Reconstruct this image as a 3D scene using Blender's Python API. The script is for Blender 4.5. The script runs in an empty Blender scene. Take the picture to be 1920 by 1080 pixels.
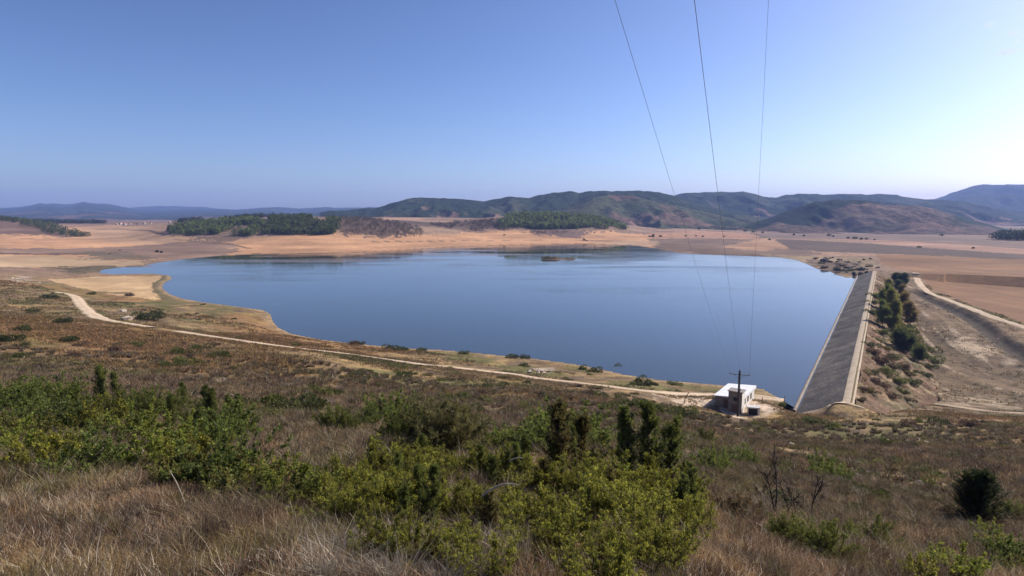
import bpy, bmesh, math, random
import numpy as np

C = bpy.context.scene.collection
rnd = random.Random(7)
NR = np.random.RandomState(11)

# ------------------------------------------------------------------ camera model
W, HGT = 1920.0, 1080.0
F = 1144.0
YH = 402.0
P = math.atan((540.0 - YH) / F)
CP, SP = math.cos(P), math.sin(P)
EYE = 46.0                      # eye height above the lake (lake = 0)
SUN_AZ, SUN_EL = math.radians(64), math.radians(36)

def drop(py):                   # tan of the angle below horizontal of image row py (centre column)
    return np.tan(P + np.arctan((np.asarray(py, float) - 540.0) / F))

def ray(px, py):
    u = (px - 960.0) / F
    v = (py - 540.0) / F
    return np.array([u, CP - v * SP, -SP - v * CP])

def at_z(px, py, z):            # point of the level z that is seen there
    d = ray(px, py)
    k = (z - EYE) / d[2]
    return np.array([d[0] * k, d[1] * k, z])

# ------------------------------------------------------------------ noise
_LAT = NR.rand(16, 256, 256)
def vnoise(x, y, seed=0):
    L = _LAT[seed % 16]
    x = np.asarray(x, float) + seed * 17.3; y = np.asarray(y, float) + seed * 9.1
    xi = np.floor(x).astype(np.int64); yi = np.floor(y).astype(np.int64)
    fx = x - xi; fy = y - yi
    fx = fx * fx * (3 - 2 * fx); fy = fy * fy * (3 - 2 * fy)
    x0 = xi & 255; x1 = (xi + 1) & 255; y0 = yi & 255; y1 = (yi + 1) & 255
    a = L[x0, y0] * (1 - fx) + L[x1, y0] * fx
    b = L[x0, y1] * (1 - fx) + L[x1, y1] * fx
    return a * (1 - fy) + b * fy
def fbm(x, y, seed=0, octv=4, gain=0.5):
    s = 0; a = 1; t = 0
    for k in range(octv):
        s = s + a * vnoise(x * 2 ** k, y * 2 ** k, seed + k); t += a; a *= gain
    return s / t                # 0..1
def sstep(a, b, x):
    t = np.clip((np.asarray(x, float) - a) / (b - a), 0, 1)
    return t * t * (3 - 2 * t)

# ------------------------------------------------------------------ terrain: profiles of the ground seen along columns of view
NEARL = [(2.5, 1500), (4.5, 1230), (6.5, 1080), (9, 1000), (14, 900), (20, 840)]
COLS = {
 -500: NEARL + [(36, 765), (58, 705), (92, 655), (150, 603), (220, 563), (320, 527), (440, 500), (600, 480), (800, 460), (950, 446), (1050, 430), (1250, 398), (1500, 402), (3000, 411), (8000, 407), (40000, 403.5)],
 -200: NEARL + [(36, 762), (60, 700), (95, 650), (150, 600), (220, 560), (320, 525), (440, 500), (600, 482), (800, 462), (950, 446), (1050, 434), (1250, 396), (1400, 398), (1700, 412), (3000, 411), (8000, 407), (40000, 403.5)],
 0: NEARL + [(36, 760), (62, 700), (100, 650), (160, 600), (240, 560), (330, 530), (430, 510), (560, 490), (720, 472), (950, 446), (1050, 437), (1250, 407), (1350, 407), (1450, 424), (1700, 419), (2300, 416.5), (3500, 413.5), (11000, 406), (40000, 403.5)],
 70: NEARL + [(36, 760), (62, 700), (103, 650), (160, 605), (235, 568), (320, 538), (430, 514), (560, 494), (720, 474), (950, 448), (1060, 440), (1200, 420), (1300, 417), (1450, 424), (1700, 419), (2300, 416.5), (3500, 413.5), (11000, 406), (40000, 403.5)],
 150: NEARL + [(37, 760), (64, 700), (108, 650), (165, 610), (225, 580), (300, 562), (360, 540), (428, 520), (470, 513), (530, 504), (620, 493), (700, 484), (800, 473), (950, 455), (1050, 446), (1200, 437), (1450, 424), (1700, 419), (2300, 416.5), (3500, 413.5), (11000, 406), (40000, 403.5)],
 250: NEARL + [(37, 760), (66, 700), (112, 652), (170, 617), (230, 590), (300, 564), (440, 518), (560, 496), (640, 486), (720, 479), (820, 467), (950, 454), (1100, 443), (1450, 424), (1700, 419), (2300, 416.5), (3500, 413.5), (11000, 406), (40000, 403.5)],
 330: NEARL + [(38, 760), (68, 700), (115, 655), (175, 623), (230, 599), (300, 569), (328, 561), (676, 481), (800, 466), (935, 446), (1060, 424), (1200, 420), (1600, 418), (2300, 416.5), (3500, 413.5), (11000, 406), (40000, 403.5)],
 480: NEARL + [(38, 760), (75, 700), (125, 660), (165, 640), (215, 618), (255, 599), (289, 582), (712, 475), (800, 463), (930, 441), (1050, 412), (1200, 409), (1600, 410), (2300, 412), (11000, 406), (40000, 403.5)],
 640: NEARL + [(38, 770), (75, 712), (120, 678), (160, 661), (200, 648), (235, 641), (712, 475), (800, 462), (925, 439), (1045, 411), (1200, 409), (1600, 409), (2300, 410), (11000, 405), (40000, 403.5)],
 720: NEARL + [(38, 775), (75, 725), (118, 694), (155, 675), (190, 660), (222, 650), (790, 469), (920, 444), (1040, 418), (1200, 412), (1600, 409), (2200, 406), (11000, 405), (40000, 403.5)],
 850: NEARL + [(39, 785), (75, 738), (115, 709), (150, 688), (185, 668), (213, 657), (891, 461), (1030, 442), (1150, 430), (1300, 416), (1600, 411), (2200, 406), (11000, 405), (40000, 403.5)],
 960: NEARL + [(40, 790), (75, 750), (115, 724), (155, 700), (180, 682), (201, 668), (939, 458), (1040, 446), (1140, 434), (1290, 405), (1400, 404), (1700, 410), (2300, 412), (11000, 405), (40000, 403.5)],
 1120: NEARL + [(23, 840), (42, 795), (75, 758), (115, 735), (145, 717), (170, 703), (185, 692), (957, 457), (1060, 447), (1160, 436), (1300, 407), (1400, 406), (1700, 414), (2300, 416), (11000, 405), (40000, 403.5)],
 1190: NEARL + [(23, 840), (42, 797), (76, 762), (115, 738), (145, 720), (170, 706), (180, 699), (890, 461), (1060, 446), (1200, 439), (1400, 431), (1700, 426), (2300, 420), (11000, 405), (40000, 403.5)],
 1280: [(2.5, 1500), (4.5, 1240), (6.5, 1090), (9.5, 1000), (13, 940), (22, 880), (36, 840), (62, 800), (95, 770), (128, 745), (150, 731), (171, 716), (742, 473), (850, 462), (1000, 450), (1200, 441), (1600, 431), (2200, 422), (3200, 413), (5000, 408), (40000, 403.5)],
 1440: [(2.5, 1540), (4.5, 1260), (7.5, 1090), (13, 1000), (20, 940), (34, 880), (52, 840), (90, 800), (130, 770), (148, 750), (162, 734), (676, 480), (760, 470), (900, 458), (1100, 447), (1500, 436), (2200, 425), (3200, 414), (5000, 408), (40000, 403.5)],
 1560: [(2.5, 1580), (4.5, 1300), (8.5, 1085), (14.5, 1000), (23, 940), (40, 880), (60, 840), (97, 800), (134, 768), (142, 757), (160, 738), (467, 514), (520, 504), (600, 490), (760, 473), (900, 462), (1200, 448), (1600, 436), (2200, 427), (3200, 415), (5000, 408), (40000, 403.5)],
 1640: [(2.5, 1600), (4.5, 1330), (9.5, 1080), (16, 1000), (26, 940), (43, 880), (64, 840), (98, 802), (130, 777), (142, 765), (165, 747), (200, 706), (260, 641), (340, 571), (420, 522), (520, 501), (600, 490), (700, 480), (900, 464), (1200, 450), (1700, 437), (2400, 426), (4000, 415), (8000, 408), (40000, 403.5)],
 1760: [(2.5, 1620), (4.5, 1360), (11, 1080), (19, 1000), (29, 940), (46, 880), (66, 840), (98, 800), (125, 780), (150, 762), (175, 742), (205, 702), (300, 600), (420, 541), (500, 511), (600, 493), (700, 481), (900, 464), (1200, 449), (1700, 436), (2400, 426), (4000, 415), (8000, 408), (40000, 403.5)],
 1920: [(2.5, 1640), (4.5, 1390), (13, 1080), (22, 1000), (32, 940), (50, 880), (70, 842), (100, 805), (125, 785), (155, 764), (180, 744), (208, 702), (300, 598), (420, 540), (500, 514), (600, 497), (700, 484), (900, 466), (1200, 450), (1700, 436), (2400, 426), (4000, 415), (8000, 408), (40000, 403.5)],
 2300: [(2.5, 1660), (4.5, 1420), (15, 1080), (25, 1000), (36, 940), (54, 880), (76, 842), (105, 806), (130, 787), (160, 766), (185, 746), (215, 702), (300, 602), (420, 542), (500, 516), (600, 499), (700, 486), (900, 468), (1200, 451), (1700, 436), (2400, 426), (4000, 415), (8000, 408), (40000, 403.5)],
}
L0, L1, NL = math.log(2.0), math.log(45000.0), 700
LG = np.linspace(L0, L1, NL)
cols = sorted(COLS)
TAB = []
for c in cols:
    a = np.array(COLS[c], float)
    TAB.append(np.interp(LG, np.log(a[:, 0]), drop(a[:, 1])))
TAB = np.array(TAB)
UG = np.linspace((-500 - 960) / F, (2300 - 960) / F, 281)
UC = (np.array(cols, float) - 960) / F
TT = np.stack([np.interp(UG, UC, TAB[:, k]) for k in range(NL)], axis=1)
def gsm(A, s, axis):
    r = int(3 * s) + 1
    k = np.exp(-0.5 * (np.arange(-r, r + 1) / s) ** 2); k /= k.sum()
    A = np.moveaxis(A, axis, 0)
    pad = np.concatenate([A[:1].repeat(r, 0), A, A[-1:].repeat(r, 0)], 0)
    out = sum(k[i] * pad[i:i + len(A)] for i in range(2 * r + 1))
    return np.moveaxis(out, 0, axis)
TT = gsm(gsm(TT, 3.0, 1), 3.0, 0)

def table_h(x, y):
    x = np.asarray(x, float); y = np.asarray(y, float)
    r = np.hypot(x, y) + 1e-6
    th = np.arctan2(x, y)
    thc = np.clip(th, -0.9, 0.86)
    d = np.maximum(r * np.cos(thc), 2.0)
    u = np.tan(thc)
    ui = np.clip((u - UG[0]) / (UG[1] - UG[0]), 0, len(UG) - 1.001)
    li = np.clip((np.log(d) - L0) / (LG[1] - LG[0]), 0, NL - 1.001)
    a = ui.astype(int); b = li.astype(int); fa = ui - a; fb = li - b
    t = (TT[a, b] * (1 - fa) + TT[a + 1, b] * fa) * (1 - fb) + (TT[a, b + 1] * (1 - fa) + TT[a + 1, b + 1] * fa) * fb
    return EYE - d * t

# ------------------------------------------------------------------ lake outline (world polygon) and dam line
def zpts(lst, z=0.0):
    return np.array([at_z(px, py, z)[:2] for px, py in lst])
CREST_Z = 4.2
DAM_A = at_z(1590, 757, CREST_Z)[:2]
DAM_B = at_z(1640, 508, CREST_Z)[:2]
DAM_D = (DAM_B - DAM_A) / np.linalg.norm(DAM_B - DAM_A)
DAM_N = np.array([-DAM_D[1], DAM_D[0]])          # towards the water
DAM_L = float(np.linalg.norm(DAM_B - DAM_A))
NEAR_SHORE = [(185, 512), (215, 515), (290, 513.5), (318, 517), (322, 523), (308, 530), (303, 540), (318, 552), (345, 561), (380, 567), (420, 572),
 (465, 578), (494, 582), (507, 590), (511, 602), (520, 614), (545, 626), (600, 637), (650, 643), (700, 648), (760, 653), (830, 657), (880, 661),
 (940, 667), (1000, 673), (1060, 681), (1100, 687), (1140, 696), (1170, 703), (1230, 712), (1340, 722), (1430, 730)]
FAR_SHORE = [(1588, 521), (1570, 515), (1556, 509), (1535, 505), (1515, 496), (1495, 488), (1460, 482), (1400, 479.5), (1330, 477), (1270, 474),
 (1230, 466), (1190, 460), (1100, 457), (1000, 458), (900, 461), (830, 464), (760, 468), (700, 471.5), (640, 474.5), (560, 476), (480, 476), (420, 479), (370, 483),
 (330, 488), (300, 492), (270, 496.5), (290, 499), (230, 500.5), (190, 506)]
near_w = zpts(NEAR_SHORE); far_w = zpts(FAR_SHORE)
LAKE = np.concatenate([near_w, [DAM_A + DAM_N * 6 - DAM_D * 2, DAM_A + DAM_D * 8, DAM_B - DAM_D * 4, DAM_B + DAM_N * 8], far_w])

def inside(poly, x, y):
    x = np.asarray(x, float); y = np.asarray(y, float)
    r = np.zeros(x.shape, bool)
    n = len(poly)
    for i in range(n):
        x0, y0 = poly[i]; x1, y1 = poly[(i + 1) % n]
        if y0 == y1: continue
        c = ((y0 > y) != (y1 > y)) & (x < (x1 - x0) * (y - y0) / (y1 - y0) + x0)
        r ^= c
    return r
def pdist(line, x, y, closed=False):
    x = np.asarray(x, float); y = np.asarray(y, float)
    best = np.full(x.shape, 1e12)
    n = len(line)
    for i in range(n if closed else n - 1):
        ax, ay = line[i]; bx, by = line[(i + 1) % n]
        dx, dy = bx - ax, by - ay
        q = dx * dx + dy * dy + 1e-9
        t = np.clip(((x - ax) * dx + (y - ay) * dy) / q, 0, 1)
        best = np.minimum(best, (x - ax - t * dx) ** 2 + (y - ay - t * dy) ** 2)
    return np.sqrt(best)

def dam_st(x, y):
    s = (x - DAM_A[0]) * DAM_N[0] + (y - DAM_A[1]) * DAM_N[1]
    t = (x - DAM_A[0]) * DAM_D[0] + (y - DAM_A[1]) * DAM_D[1]
    return s, t

CW = 1.2                        # half width of the crest
def dam_surf(s):                # level of the dam body across its section
    return np.where(s > CW, CREST_Z - 0.12 - (s - CW) * 0.445, np.where(s < -CW, CREST_Z - 0.3 - (-s - CW) * 0.56, CREST_Z))
def top(x, y):                  # walkable surface: ground or dam
    x = np.atleast_1d(np.asarray(x, float)); y = np.atleast_1d(np.asarray(y, float))
    s, t = dam_st(x, y)
    on = (s < 14) & (s > -22) & (t > -3) & (t < DAM_L)
    return np.where(on, np.maximum(height(x, y), dam_surf(s)), height(x, y))

TRACKS = []            # polylines in world xy, filled below; the ground is smooth along them
PADS = []              # (x, y, r) levelled spots

def height(x, y, rough=True):
    x = np.atleast_1d(np.asarray(x, float)); y = np.atleast_1d(np.asarray(y, float))
    z = table_h(x, y)
    d = np.hypot(x, y)
    if rough:
        near = 1 - sstep(35, 60, d)
        mid = sstep(15, 60, d) * (1 - sstep(300, 420, d))
        far = sstep(600, 900, d) * (1 - sstep(6000, 12000, d))
        n = near * (0.55 * (fbm(x / 3.3, y / 3.3, 1, 3) - 0.5) + 0.22 * (vnoise(x / 0.8, y / 0.8, 5) - 0.5))
        n = n + mid * (2.0 * (fbm(x / 28, y / 28, 2, 3) - 0.5))
        n = n + far * (9.0 * (fbm(x / 210, y / 210, 3, 4) - 0.5))
        if TRACKS:
            q = np.full(x.shape, 1e9)
            for tr in TRACKS: q = np.minimum(q, pdist(tr, x, y))
            n = n * sstep(2.5, 14, q)
        z = z + n
    for px, py, pr, pz in PADS:
        w = 1 - sstep(pr, pr * 2.2, np.hypot(x - px, y - py))
        z = z * (1 - w) + pz * w
    # shore
    m = (d > 120) & (d < 1400)
    if m.any():
        xm, ym = x[m], y[m]
        ins = inside(LAKE, xm, ym)
        q = pdist(LAKE, xm, ym, True)
        s, t = dam_st(xm, ym)
        down = (s < 2) & (t > -2) & (t < DAM_L + 30)
        wid = np.where(np.hypot(xm, ym) > 520, 40, 14)
        w = sstep(0, 1, q / wid)
        zm = z[m]
        w = np.maximum(w, (1 - sstep(8, 17, np.hypot(xm - DAM_A[0], ym - DAM_A[1]))) * (1 - sstep(2, 7, s)))
        low = 0.12 + 0.11 * q
        land = np.where(down, zm, low * (1 - w) + np.maximum(zm, 0.35 + 0.012 * q) * w)
        bed = -np.minimum(0.02 + 0.13 * q, 8)
        zz = np.where(ins, bed, land)
        sh = (s > -2) & (s < 13) & (t > -20) & (t < 0.6); f_ = sstep(-20, -5, t)
        zz = np.where(sh, np.maximum(zz, (dam_surf(s) + 0.08) * f_ - 1.5 * (1 - f_)), zz)
        under = (s < 14) & (s > -21) & (t > 0.6) & (t < DAM_L)
        cv = np.where(s < 0, 1 - sstep(0.3, 2.2, zz - dam_surf(s)), 1.0)
        zz = np.where(under, zz * (1 - cv) + np.minimum(zz, dam_surf(s) - 0.9) * cv, zz)
        z[m] = zz
    return z

def hits(pts, rough=False, zmin=-12):
    out = []
    Ys = np.exp(np.linspace(math.log(2.6), math.log(16000), 2600))
    for px, py in pts:
        d = ray(px, py)
        k = Ys / d[1]
        X = d[0] * k; Z = EYE + d[2] * k
        g = height(X, Ys, rough)
        g = np.maximum(g, zmin)
        b = np.nonzero(Z <= g)[0]
        i = b[0] if len(b) else len(Ys) - 1
        if i > 0 and len(b):
            a0 = Z[i - 1] - g[i - 1]; a1 = g[i] - Z[i]
            f = a0 / (a0 + a1 + 1e-9)
            Y = Ys[i - 1] + (Ys[i] - Ys[i - 1]) * f
        else: Y = Ys[i]
        out.append((d[0] / d[1] * Y, Y))
    return np.array(out)
def hit(px, py, rough=True):
    x, y = hits([(px, py)], rough)[0]
    return float(x), float(y), float(height(x, y, rough)[0])
def hit_top(px, py):            # same, but the dam body counts as ground
    Ys = np.exp(np.linspace(math.log(90), math.log(700), 1500))
    d = ray(px, py); k = Ys / d[1]
    b = np.nonzero(EYE + d[2] * k <= top(d[0] * k, Ys))[0]
    Y = Ys[b[0]] if len(b) else 300.0
    X = d[0] / d[1] * Y
    return float(X), float(Y), float(top(X, Y)[0])

# ------------------------------------------------------------------ mesh helpers
def np_mesh(name, verts, faces=None, tris=None, quads=None, mats=(), smooth=False):
    me = bpy.data.meshes.new(name)
    verts = np.asarray(verts, np.float32).reshape(-1, 3)
    me.vertices.add(len(verts)); me.vertices.foreach_set('co', verts.ravel())
    idx = []; st = []; n = 0; tot = []
    if quads is not None and len(quads):
        q = np.asarray(quads, np.int32).reshape(-1, 4)
        idx.append(q.ravel()); st.append(np.arange(len(q), dtype=np.int32) * 4); n = q.size; tot.append(np.full(len(q), 4, np.int32))
    if tris is not None and len(tris):
        q = np.asarray(tris, np.int32).reshape(-1, 3)
        idx.append(q.ravel()); st.append(n + np.arange(len(q), dtype=np.int32) * 3); tot.append(np.full(len(q), 3, np.int32))
    idx = np.concatenate(idx); st = np.concatenate(st); tot = np.concatenate(tot)
    me.loops.add(len(idx)); me.loops.foreach_set('vertex_index', idx)
    me.polygons.add(len(st)); me.polygons.foreach_set('loop_start', st); me.polygons.foreach_set('loop_total', tot)
    me.update(calc_edges=True)
    if smooth: me.polygons.foreach_set('use_smooth', np.ones(len(st), bool))
    for m in mats: me.materials.append(m)
    return me
def set_col(me, name, col):
    col = np.asarray(col, np.float32)
    if col.shape[1] == 3: col = np.concatenate([col, np.ones((len(col), 1), np.float32)], 1)
    a = me.color_attributes.new(name, 'FLOAT_COLOR', 'POINT')
    a.data.foreach_set('color', col.ravel())
def link(name, data, parent=None):
    o = bpy.data.objects.new(name, data); C.objects.link(o)
    if parent is not None: o.parent = parent
    return o
def tag(o, label=None, cat=None, group=None, kind=None):
    if label: o['label'] = label
    if cat: o['category'] = cat
    if group: o['group'] = group
    if kind: o['kind'] = kind
    return o
def empty(name, loc, rz=0.0):
    o = bpy.data.objects.new(name, None); C.objects.link(o)
    o.location = loc; o.rotation_euler = (0, 0, rz); o.empty_display_size = 0.3
    return o
def copy_tree(o, parent=None):
    c = o.copy(); C.objects.link(c); c.parent = parent
    for ch in list(o.children): copy_tree(ch, c)
    return c
class MB:
    """collects primitive shapes in one mesh"""
    def __init__(s): s.v = []; s.f = []
    def box(s, x0, x1, y0, y1, z0, z1):
        n = len(s.v)
        s.v += [(x0, y0, z0), (x1, y0, z0), (x1, y1, z0), (x0, y1, z0), (x0, y0, z1), (x1, y0, z1), (x1, y1, z1), (x0, y1, z1)]
        s.f += [tuple(n + i for i in q) for q in ((0, 3, 2, 1), (4, 5, 6, 7), (0, 1, 5, 4), (1, 2, 6, 5), (2, 3, 7, 6), (3, 0, 4, 7))]
    def prism(s, prof, y0, y1):          # profile in xz, extruded along y
        n = len(s.v); k = len(prof)
        s.v += [(x, y0, z) for x, z in prof] + [(x, y1, z) for x, z in prof]
        s.f.append(tuple(n + i for i in range(k)))
        s.f.append(tuple(n + k + i for i in reversed(range(k))))
        for i in range(k):
            j = (i + 1) % k
            s.f.append((n + i, n + k + i, n + k + j, n + j))
    def tube(s, pts, rad, sides=6):
        pts = [np.array(p, float) for p in pts]
        n0 = len(s.v)
        for i, p in enumerate(pts):
            t = pts[min(i + 1, len(pts) - 1)] - pts[max(i - 1, 0)]
            t = t / (np.linalg.norm(t) + 1e-9)
            a = np.cross(t, (0.31, 0.87, 0.22) if abs(t[2]) > 0.9 else (0, 0, 1)); a /= np.linalg.norm(a) + 1e-9
            b = np.cross(t, a)
            r = rad[i] if hasattr(rad, '__len__') else rad
            for k in range(sides):
                w = 2 * math.pi * k / sides
                s.v.append(tuple(p + r * (math.cos(w) * a + math.sin(w) * b)))
        for i in range(len(pts) - 1):
            for k in range(sides):
                k2 = (k + 1) % sides
                s.f.append((n0 + i * sides + k, n0 + i * sides + k2, n0 + (i + 1) * sides + k2, n0 + (i + 1) * sides + k))
        s.f.append(tuple(n0 + k for k in reversed(range(sides))))
        s.f.append(tuple(n0 + (len(pts) - 1) * sides + k for k in range(sides)))
    def build(s, name, mat, parent=None, bevel=0.0, smooth=False):
        me = bpy.data.meshes.new(name)
        me.from_pydata([tuple(map(float, v)) for v in s.v], [], s.f)
        bm = bmesh.new(); bm.from_mesh(me)
        bmesh.ops.recalc_face_normals(bm, faces=bm.faces)
        if bevel: bmesh.ops.bevel(bm, geom=list(bm.edges), offset=bevel, segments=1, affect='EDGES')
        bm.to_mesh(me); bm.free()
        me.materials.append(mat)
        if smooth: me.polygons.foreach_set('use_smooth', np.ones(len(me.polygons), bool))
        return link(name, me, parent)

# ------------------------------------------------------------------ material helpers
def new_mat(name):
    m = bpy.data.materials.new(name); m.use_nodes = True
    nt = m.node_tree; bs = nt.nodes['Principled BSDF']
    return m, nt, bs
def nd(nt, typ, **kw):
    n = nt.nodes.new(typ)
    for k, v in kw.items():
        if k in n.inputs.keys() if hasattr(n.inputs, 'keys') else False: n.inputs[k].default_value = v
        else: setattr(n, k, v)
    return n
def noise_node(nt, scale, detail=4, rough=0.55, vec=None, dist=0.0):
    n = nt.nodes.new('ShaderNodeTexNoise')
    n.inputs['Scale'].default_value = scale; n.inputs['Detail'].default_value = detail
    n.inputs['Roughness'].default_value = rough; n.inputs['Distortion'].default_value = dist
    if vec is not None: nt.links.new(vec, n.inputs['Vector'])
    return n
def ramp(nt, fac, stops):
    r = nt.nodes.new('ShaderNodeValToRGB')
    while len(r.color_ramp.elements) < len(stops): r.color_ramp.elements.new(0.5)
    for e, (p, c) in zip(r.color_ramp.elements, stops):
        e.position = p; e.color = (*c, 1) if len(c) == 3 else c
    nt.links.new(fac, r.inputs['Fac'])
    return r
def mixc(nt, typ, a, b, fac):
    m = nt.nodes.new('ShaderNodeMix'); m.data_type = 'RGBA'; m.blend_type = typ
    m.clamp_factor = True
    for i, v in ((6, a), (7, b), (0, fac)):
        s = m.inputs[i]
        if hasattr(v, 'is_linked'): nt.links.new(v, s)
        elif isinstance(v, (int, float)): s.default_value = v if i == 0 else (v, v, v, 1)
        else: s.default_value = (*v, 1)
    return m.outputs[2]
def simple_mat(name, col, rough=0.8, var=0.25, scale=3.0, bump=0.0, col2=None, spec=0.3, metal=0.0):
    m, nt, bs = new_mat(name)
    tc = nt.nodes.new('ShaderNodeTexCoord')
    n = noise_node(nt, scale, 5, 0.6, tc.outputs['Object'])
    c2 = col2 if col2 else tuple(max(0, c * (1 - var)) for c in col)
    c1 = tuple(min(1, c * (1 + var)) for c in col) if not col2 else col
    r = ramp(nt, n.outputs['Fac'], [(0.3, c2), (0.7, c1)])
    nt.links.new(r.outputs['Color'], bs.inputs['Base Color'])
    bs.inputs['Roughness'].default_value = rough
    bs.inputs['Specular IOR Level'].default_value = spec
    bs.inputs['Metallic'].default_value = metal
    if bump:
        b = nt.nodes.new('ShaderNodeBump'); b.inputs['Strength'].default_value = bump; b.inputs['Distance'].default_value = 0.1
        nt.links.new(n.outputs['Fac'], b.inputs['Height']); nt.links.new(b.outputs['Normal'], bs.inputs['Normal'])
    return m
def vcol_mat(name, rough=0.9, rand=0.25, spec=0.15, trans=0.0):
    """colour from the 'albedo' attribute, with a slight difference from plant to plant"""
    m, nt, bs = new_mat(name)
    a = nt.nodes.new('ShaderNodeAttribute'); a.attribute_name = 'albedo'
    oi = nt.nodes.new('ShaderNodeObjectInfo')
    mr = nt.nodes.new('ShaderNodeMapRange'); mr.inputs['To Min'].default_value = 1 - rand; mr.inputs['To Max'].default_value = 1 + rand
    nt.links.new(oi.outputs['Random'], mr.inputs['Value'])
    c = mixc(nt, 'MULTIPLY', a.outputs['Color'], mr.outputs['Result'], 1.0)
    nt.links.new(c, bs.inputs['Base Color'])
    bs.inputs['Roughness'].default_value = rough; bs.inputs['Specular IOR Level'].default_value = spec
    if trans:
        t = nt.nodes.new('ShaderNodeBsdfTranslucent'); nt.links.new(c, t.inputs['Color'])
        mx = nt.nodes.new('ShaderNodeMixShader'); mx.inputs[0].default_value = trans
        nt.links.new(bs.outputs[0], mx.inputs[1]); nt.links.new(t.outputs[0], mx.inputs[2])
        nt.links.new(mx.outputs[0], nt.nodes['Material Output'].inputs['Surface'])
    return m
# ================================================================== camera, sun, sky
cam_d = bpy.data.cameras.new('camera'); cam = link('camera', cam_d)
cam_d.sensor_width = 36; cam_d.lens = 36 * F / W; cam_d.clip_start = 0.1; cam_d.clip_end = 60000
cam.location = (0, 0, EYE); cam.rotation_euler = (math.pi / 2 - P, 0, 0)
bpy.context.scene.camera = cam
sd = bpy.data.lights.new('sun', 'SUN'); sun = link('sun', sd)
sd.energy = 4.9; sd.angle = math.radians(0.5); sd.color = (1.0, 0.93, 0.82)
sun.rotation_euler = (math.pi / 2 - SUN_EL, 0, math.pi - SUN_AZ)
sun.location = (300, 50, 300)
wd = bpy.data.worlds.new('World'); bpy.context.scene.world = wd; wd.use_nodes = True
nt = wd.node_tree
sky = nt.nodes.new('ShaderNodeTexSky'); sky.sky_type = 'NISHITA'; sky.sun_disc = False
sky.sun_elevation = SUN_EL; sky.sun_rotation = SUN_AZ
sky.altitude = 500; sky.air_density = 0.8; sky.dust_density = 1.6; sky.ozone_density = 3.0
gm = nt.nodes.new('ShaderNodeGamma'); gm.inputs['Gamma'].default_value = 1.3
nt.links.new(sky.outputs[0], gm.inputs['Color'])
hs_ = nt.nodes.new('ShaderNodeHueSaturation'); hs_.inputs['Saturation'].default_value = 1.02
nt.links.new(gm.outputs['Color'], hs_.inputs['Color'])
nt.links.new(mixc(nt, 'MULTIPLY', hs_.outputs['Color'], (1.03, 0.955, 1.01), 1.0), nt.nodes['Background'].inputs['Color'])
nt.nodes['Background'].inputs['Strength'].default_value = 0.066
sc = bpy.context.scene
sc.view_settings.view_transform = 'Standard'; sc.view_settings.look = 'None'
sc.view_settings.exposure = 0.45; sc.view_settings.gamma = 1.0
sc.render.engine = 'CYCLES'
cy = sc.cycles
cy.use_denoising = True; cy.max_bounces = 5; cy.diffuse_bounces = 2; cy.glossy_bounces = 3; cy.transmission_bounces = 3
cy.transparent_max_bounces = 6; cy.volume_bounces = 2; cy.sample_clamp_indirect = 6
cy.use_adaptive_sampling = True; cy.adaptive_threshold = 0.02
cy.caustics_reflective = False; cy.caustics_refractive = False

# ================================================================== tracks (world polylines)
def smooth_line(p, n=6):
    p = np.asarray(p, float); out = []
    for i in range(len(p) - 1):
        a = p[max(i - 1, 0)]; b = p[i]; c = p[i + 1]; d = p[min(i + 2, len(p) - 1)]
        for k in range(n):
            t = k / n
            out.append(0.5 * (2 * b + (c - a) * t + (2 * a - 5 * b + 4 * c - d) * t * t + (3 * b - a - 3 * c + d) * t ** 3))
    out.append(p[-1]); return np.array(out)
T_MAIN = smooth_line(hits([(100, 548), (125, 551), (143, 558), (152, 572), (170, 588), (195, 599), (245, 608), (335, 622), (400, 632), (485, 644), (560, 654), (640, 663), (720, 674),
   (800, 685), (880, 693), (960, 702), (1000, 709), (1060, 716), (1120, 723), (1200, 733), (1280, 739), (1345, 741), (1420, 745), (1470, 752), (1525, 757), (1575, 760)]))
T_FIELD = smooth_line(hits([(1712, 512), (1718, 520), (1726, 535), (1742, 549), (1775, 562), (1820, 579), (1870, 598), (1925, 616), (1990, 642)]))
T_LOW = smooth_line(hits([(1925, 775), (1860, 772), (1790, 762), (1720, 760), (1660, 764), (1600, 762)]))
TRACKS += [T_MAIN, T_FIELD, T_LOW]
HX, HY, HZ = hit(1383, 769, False)
PADS.append((HX + 1, HY + 3, 6.0, HZ))
_e = DAM_A - DAM_D * 4.5; PADS.append((float(_e[0]), float(_e[1]), 3.6, CREST_Z + 0.12))

# ================================================================== ground sheet
th_d = np.radians(np.linspace(-45, 45, 1180))
th = np.concatenate([np.radians(np.linspace(-180, -48, 34)), th_d, np.radians(np.linspace(48, 180, 34))])
rr = np.exp(np.linspace(math.log(1.6), math.log(11000), 840))
TH, RR = np.meshgrid(th, rr)                       # rows: r
GX = RR * np.sin(TH); GY = RR * np.cos(TH)
gx, gy = GX.ravel(), GY.ravel()
gz = np.concatenate([height(gx[i:i + 200000], gy[i:i + 200000]) for i in range(0, len(gx), 200000)])
gd = np.hypot(gx, gy)

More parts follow.
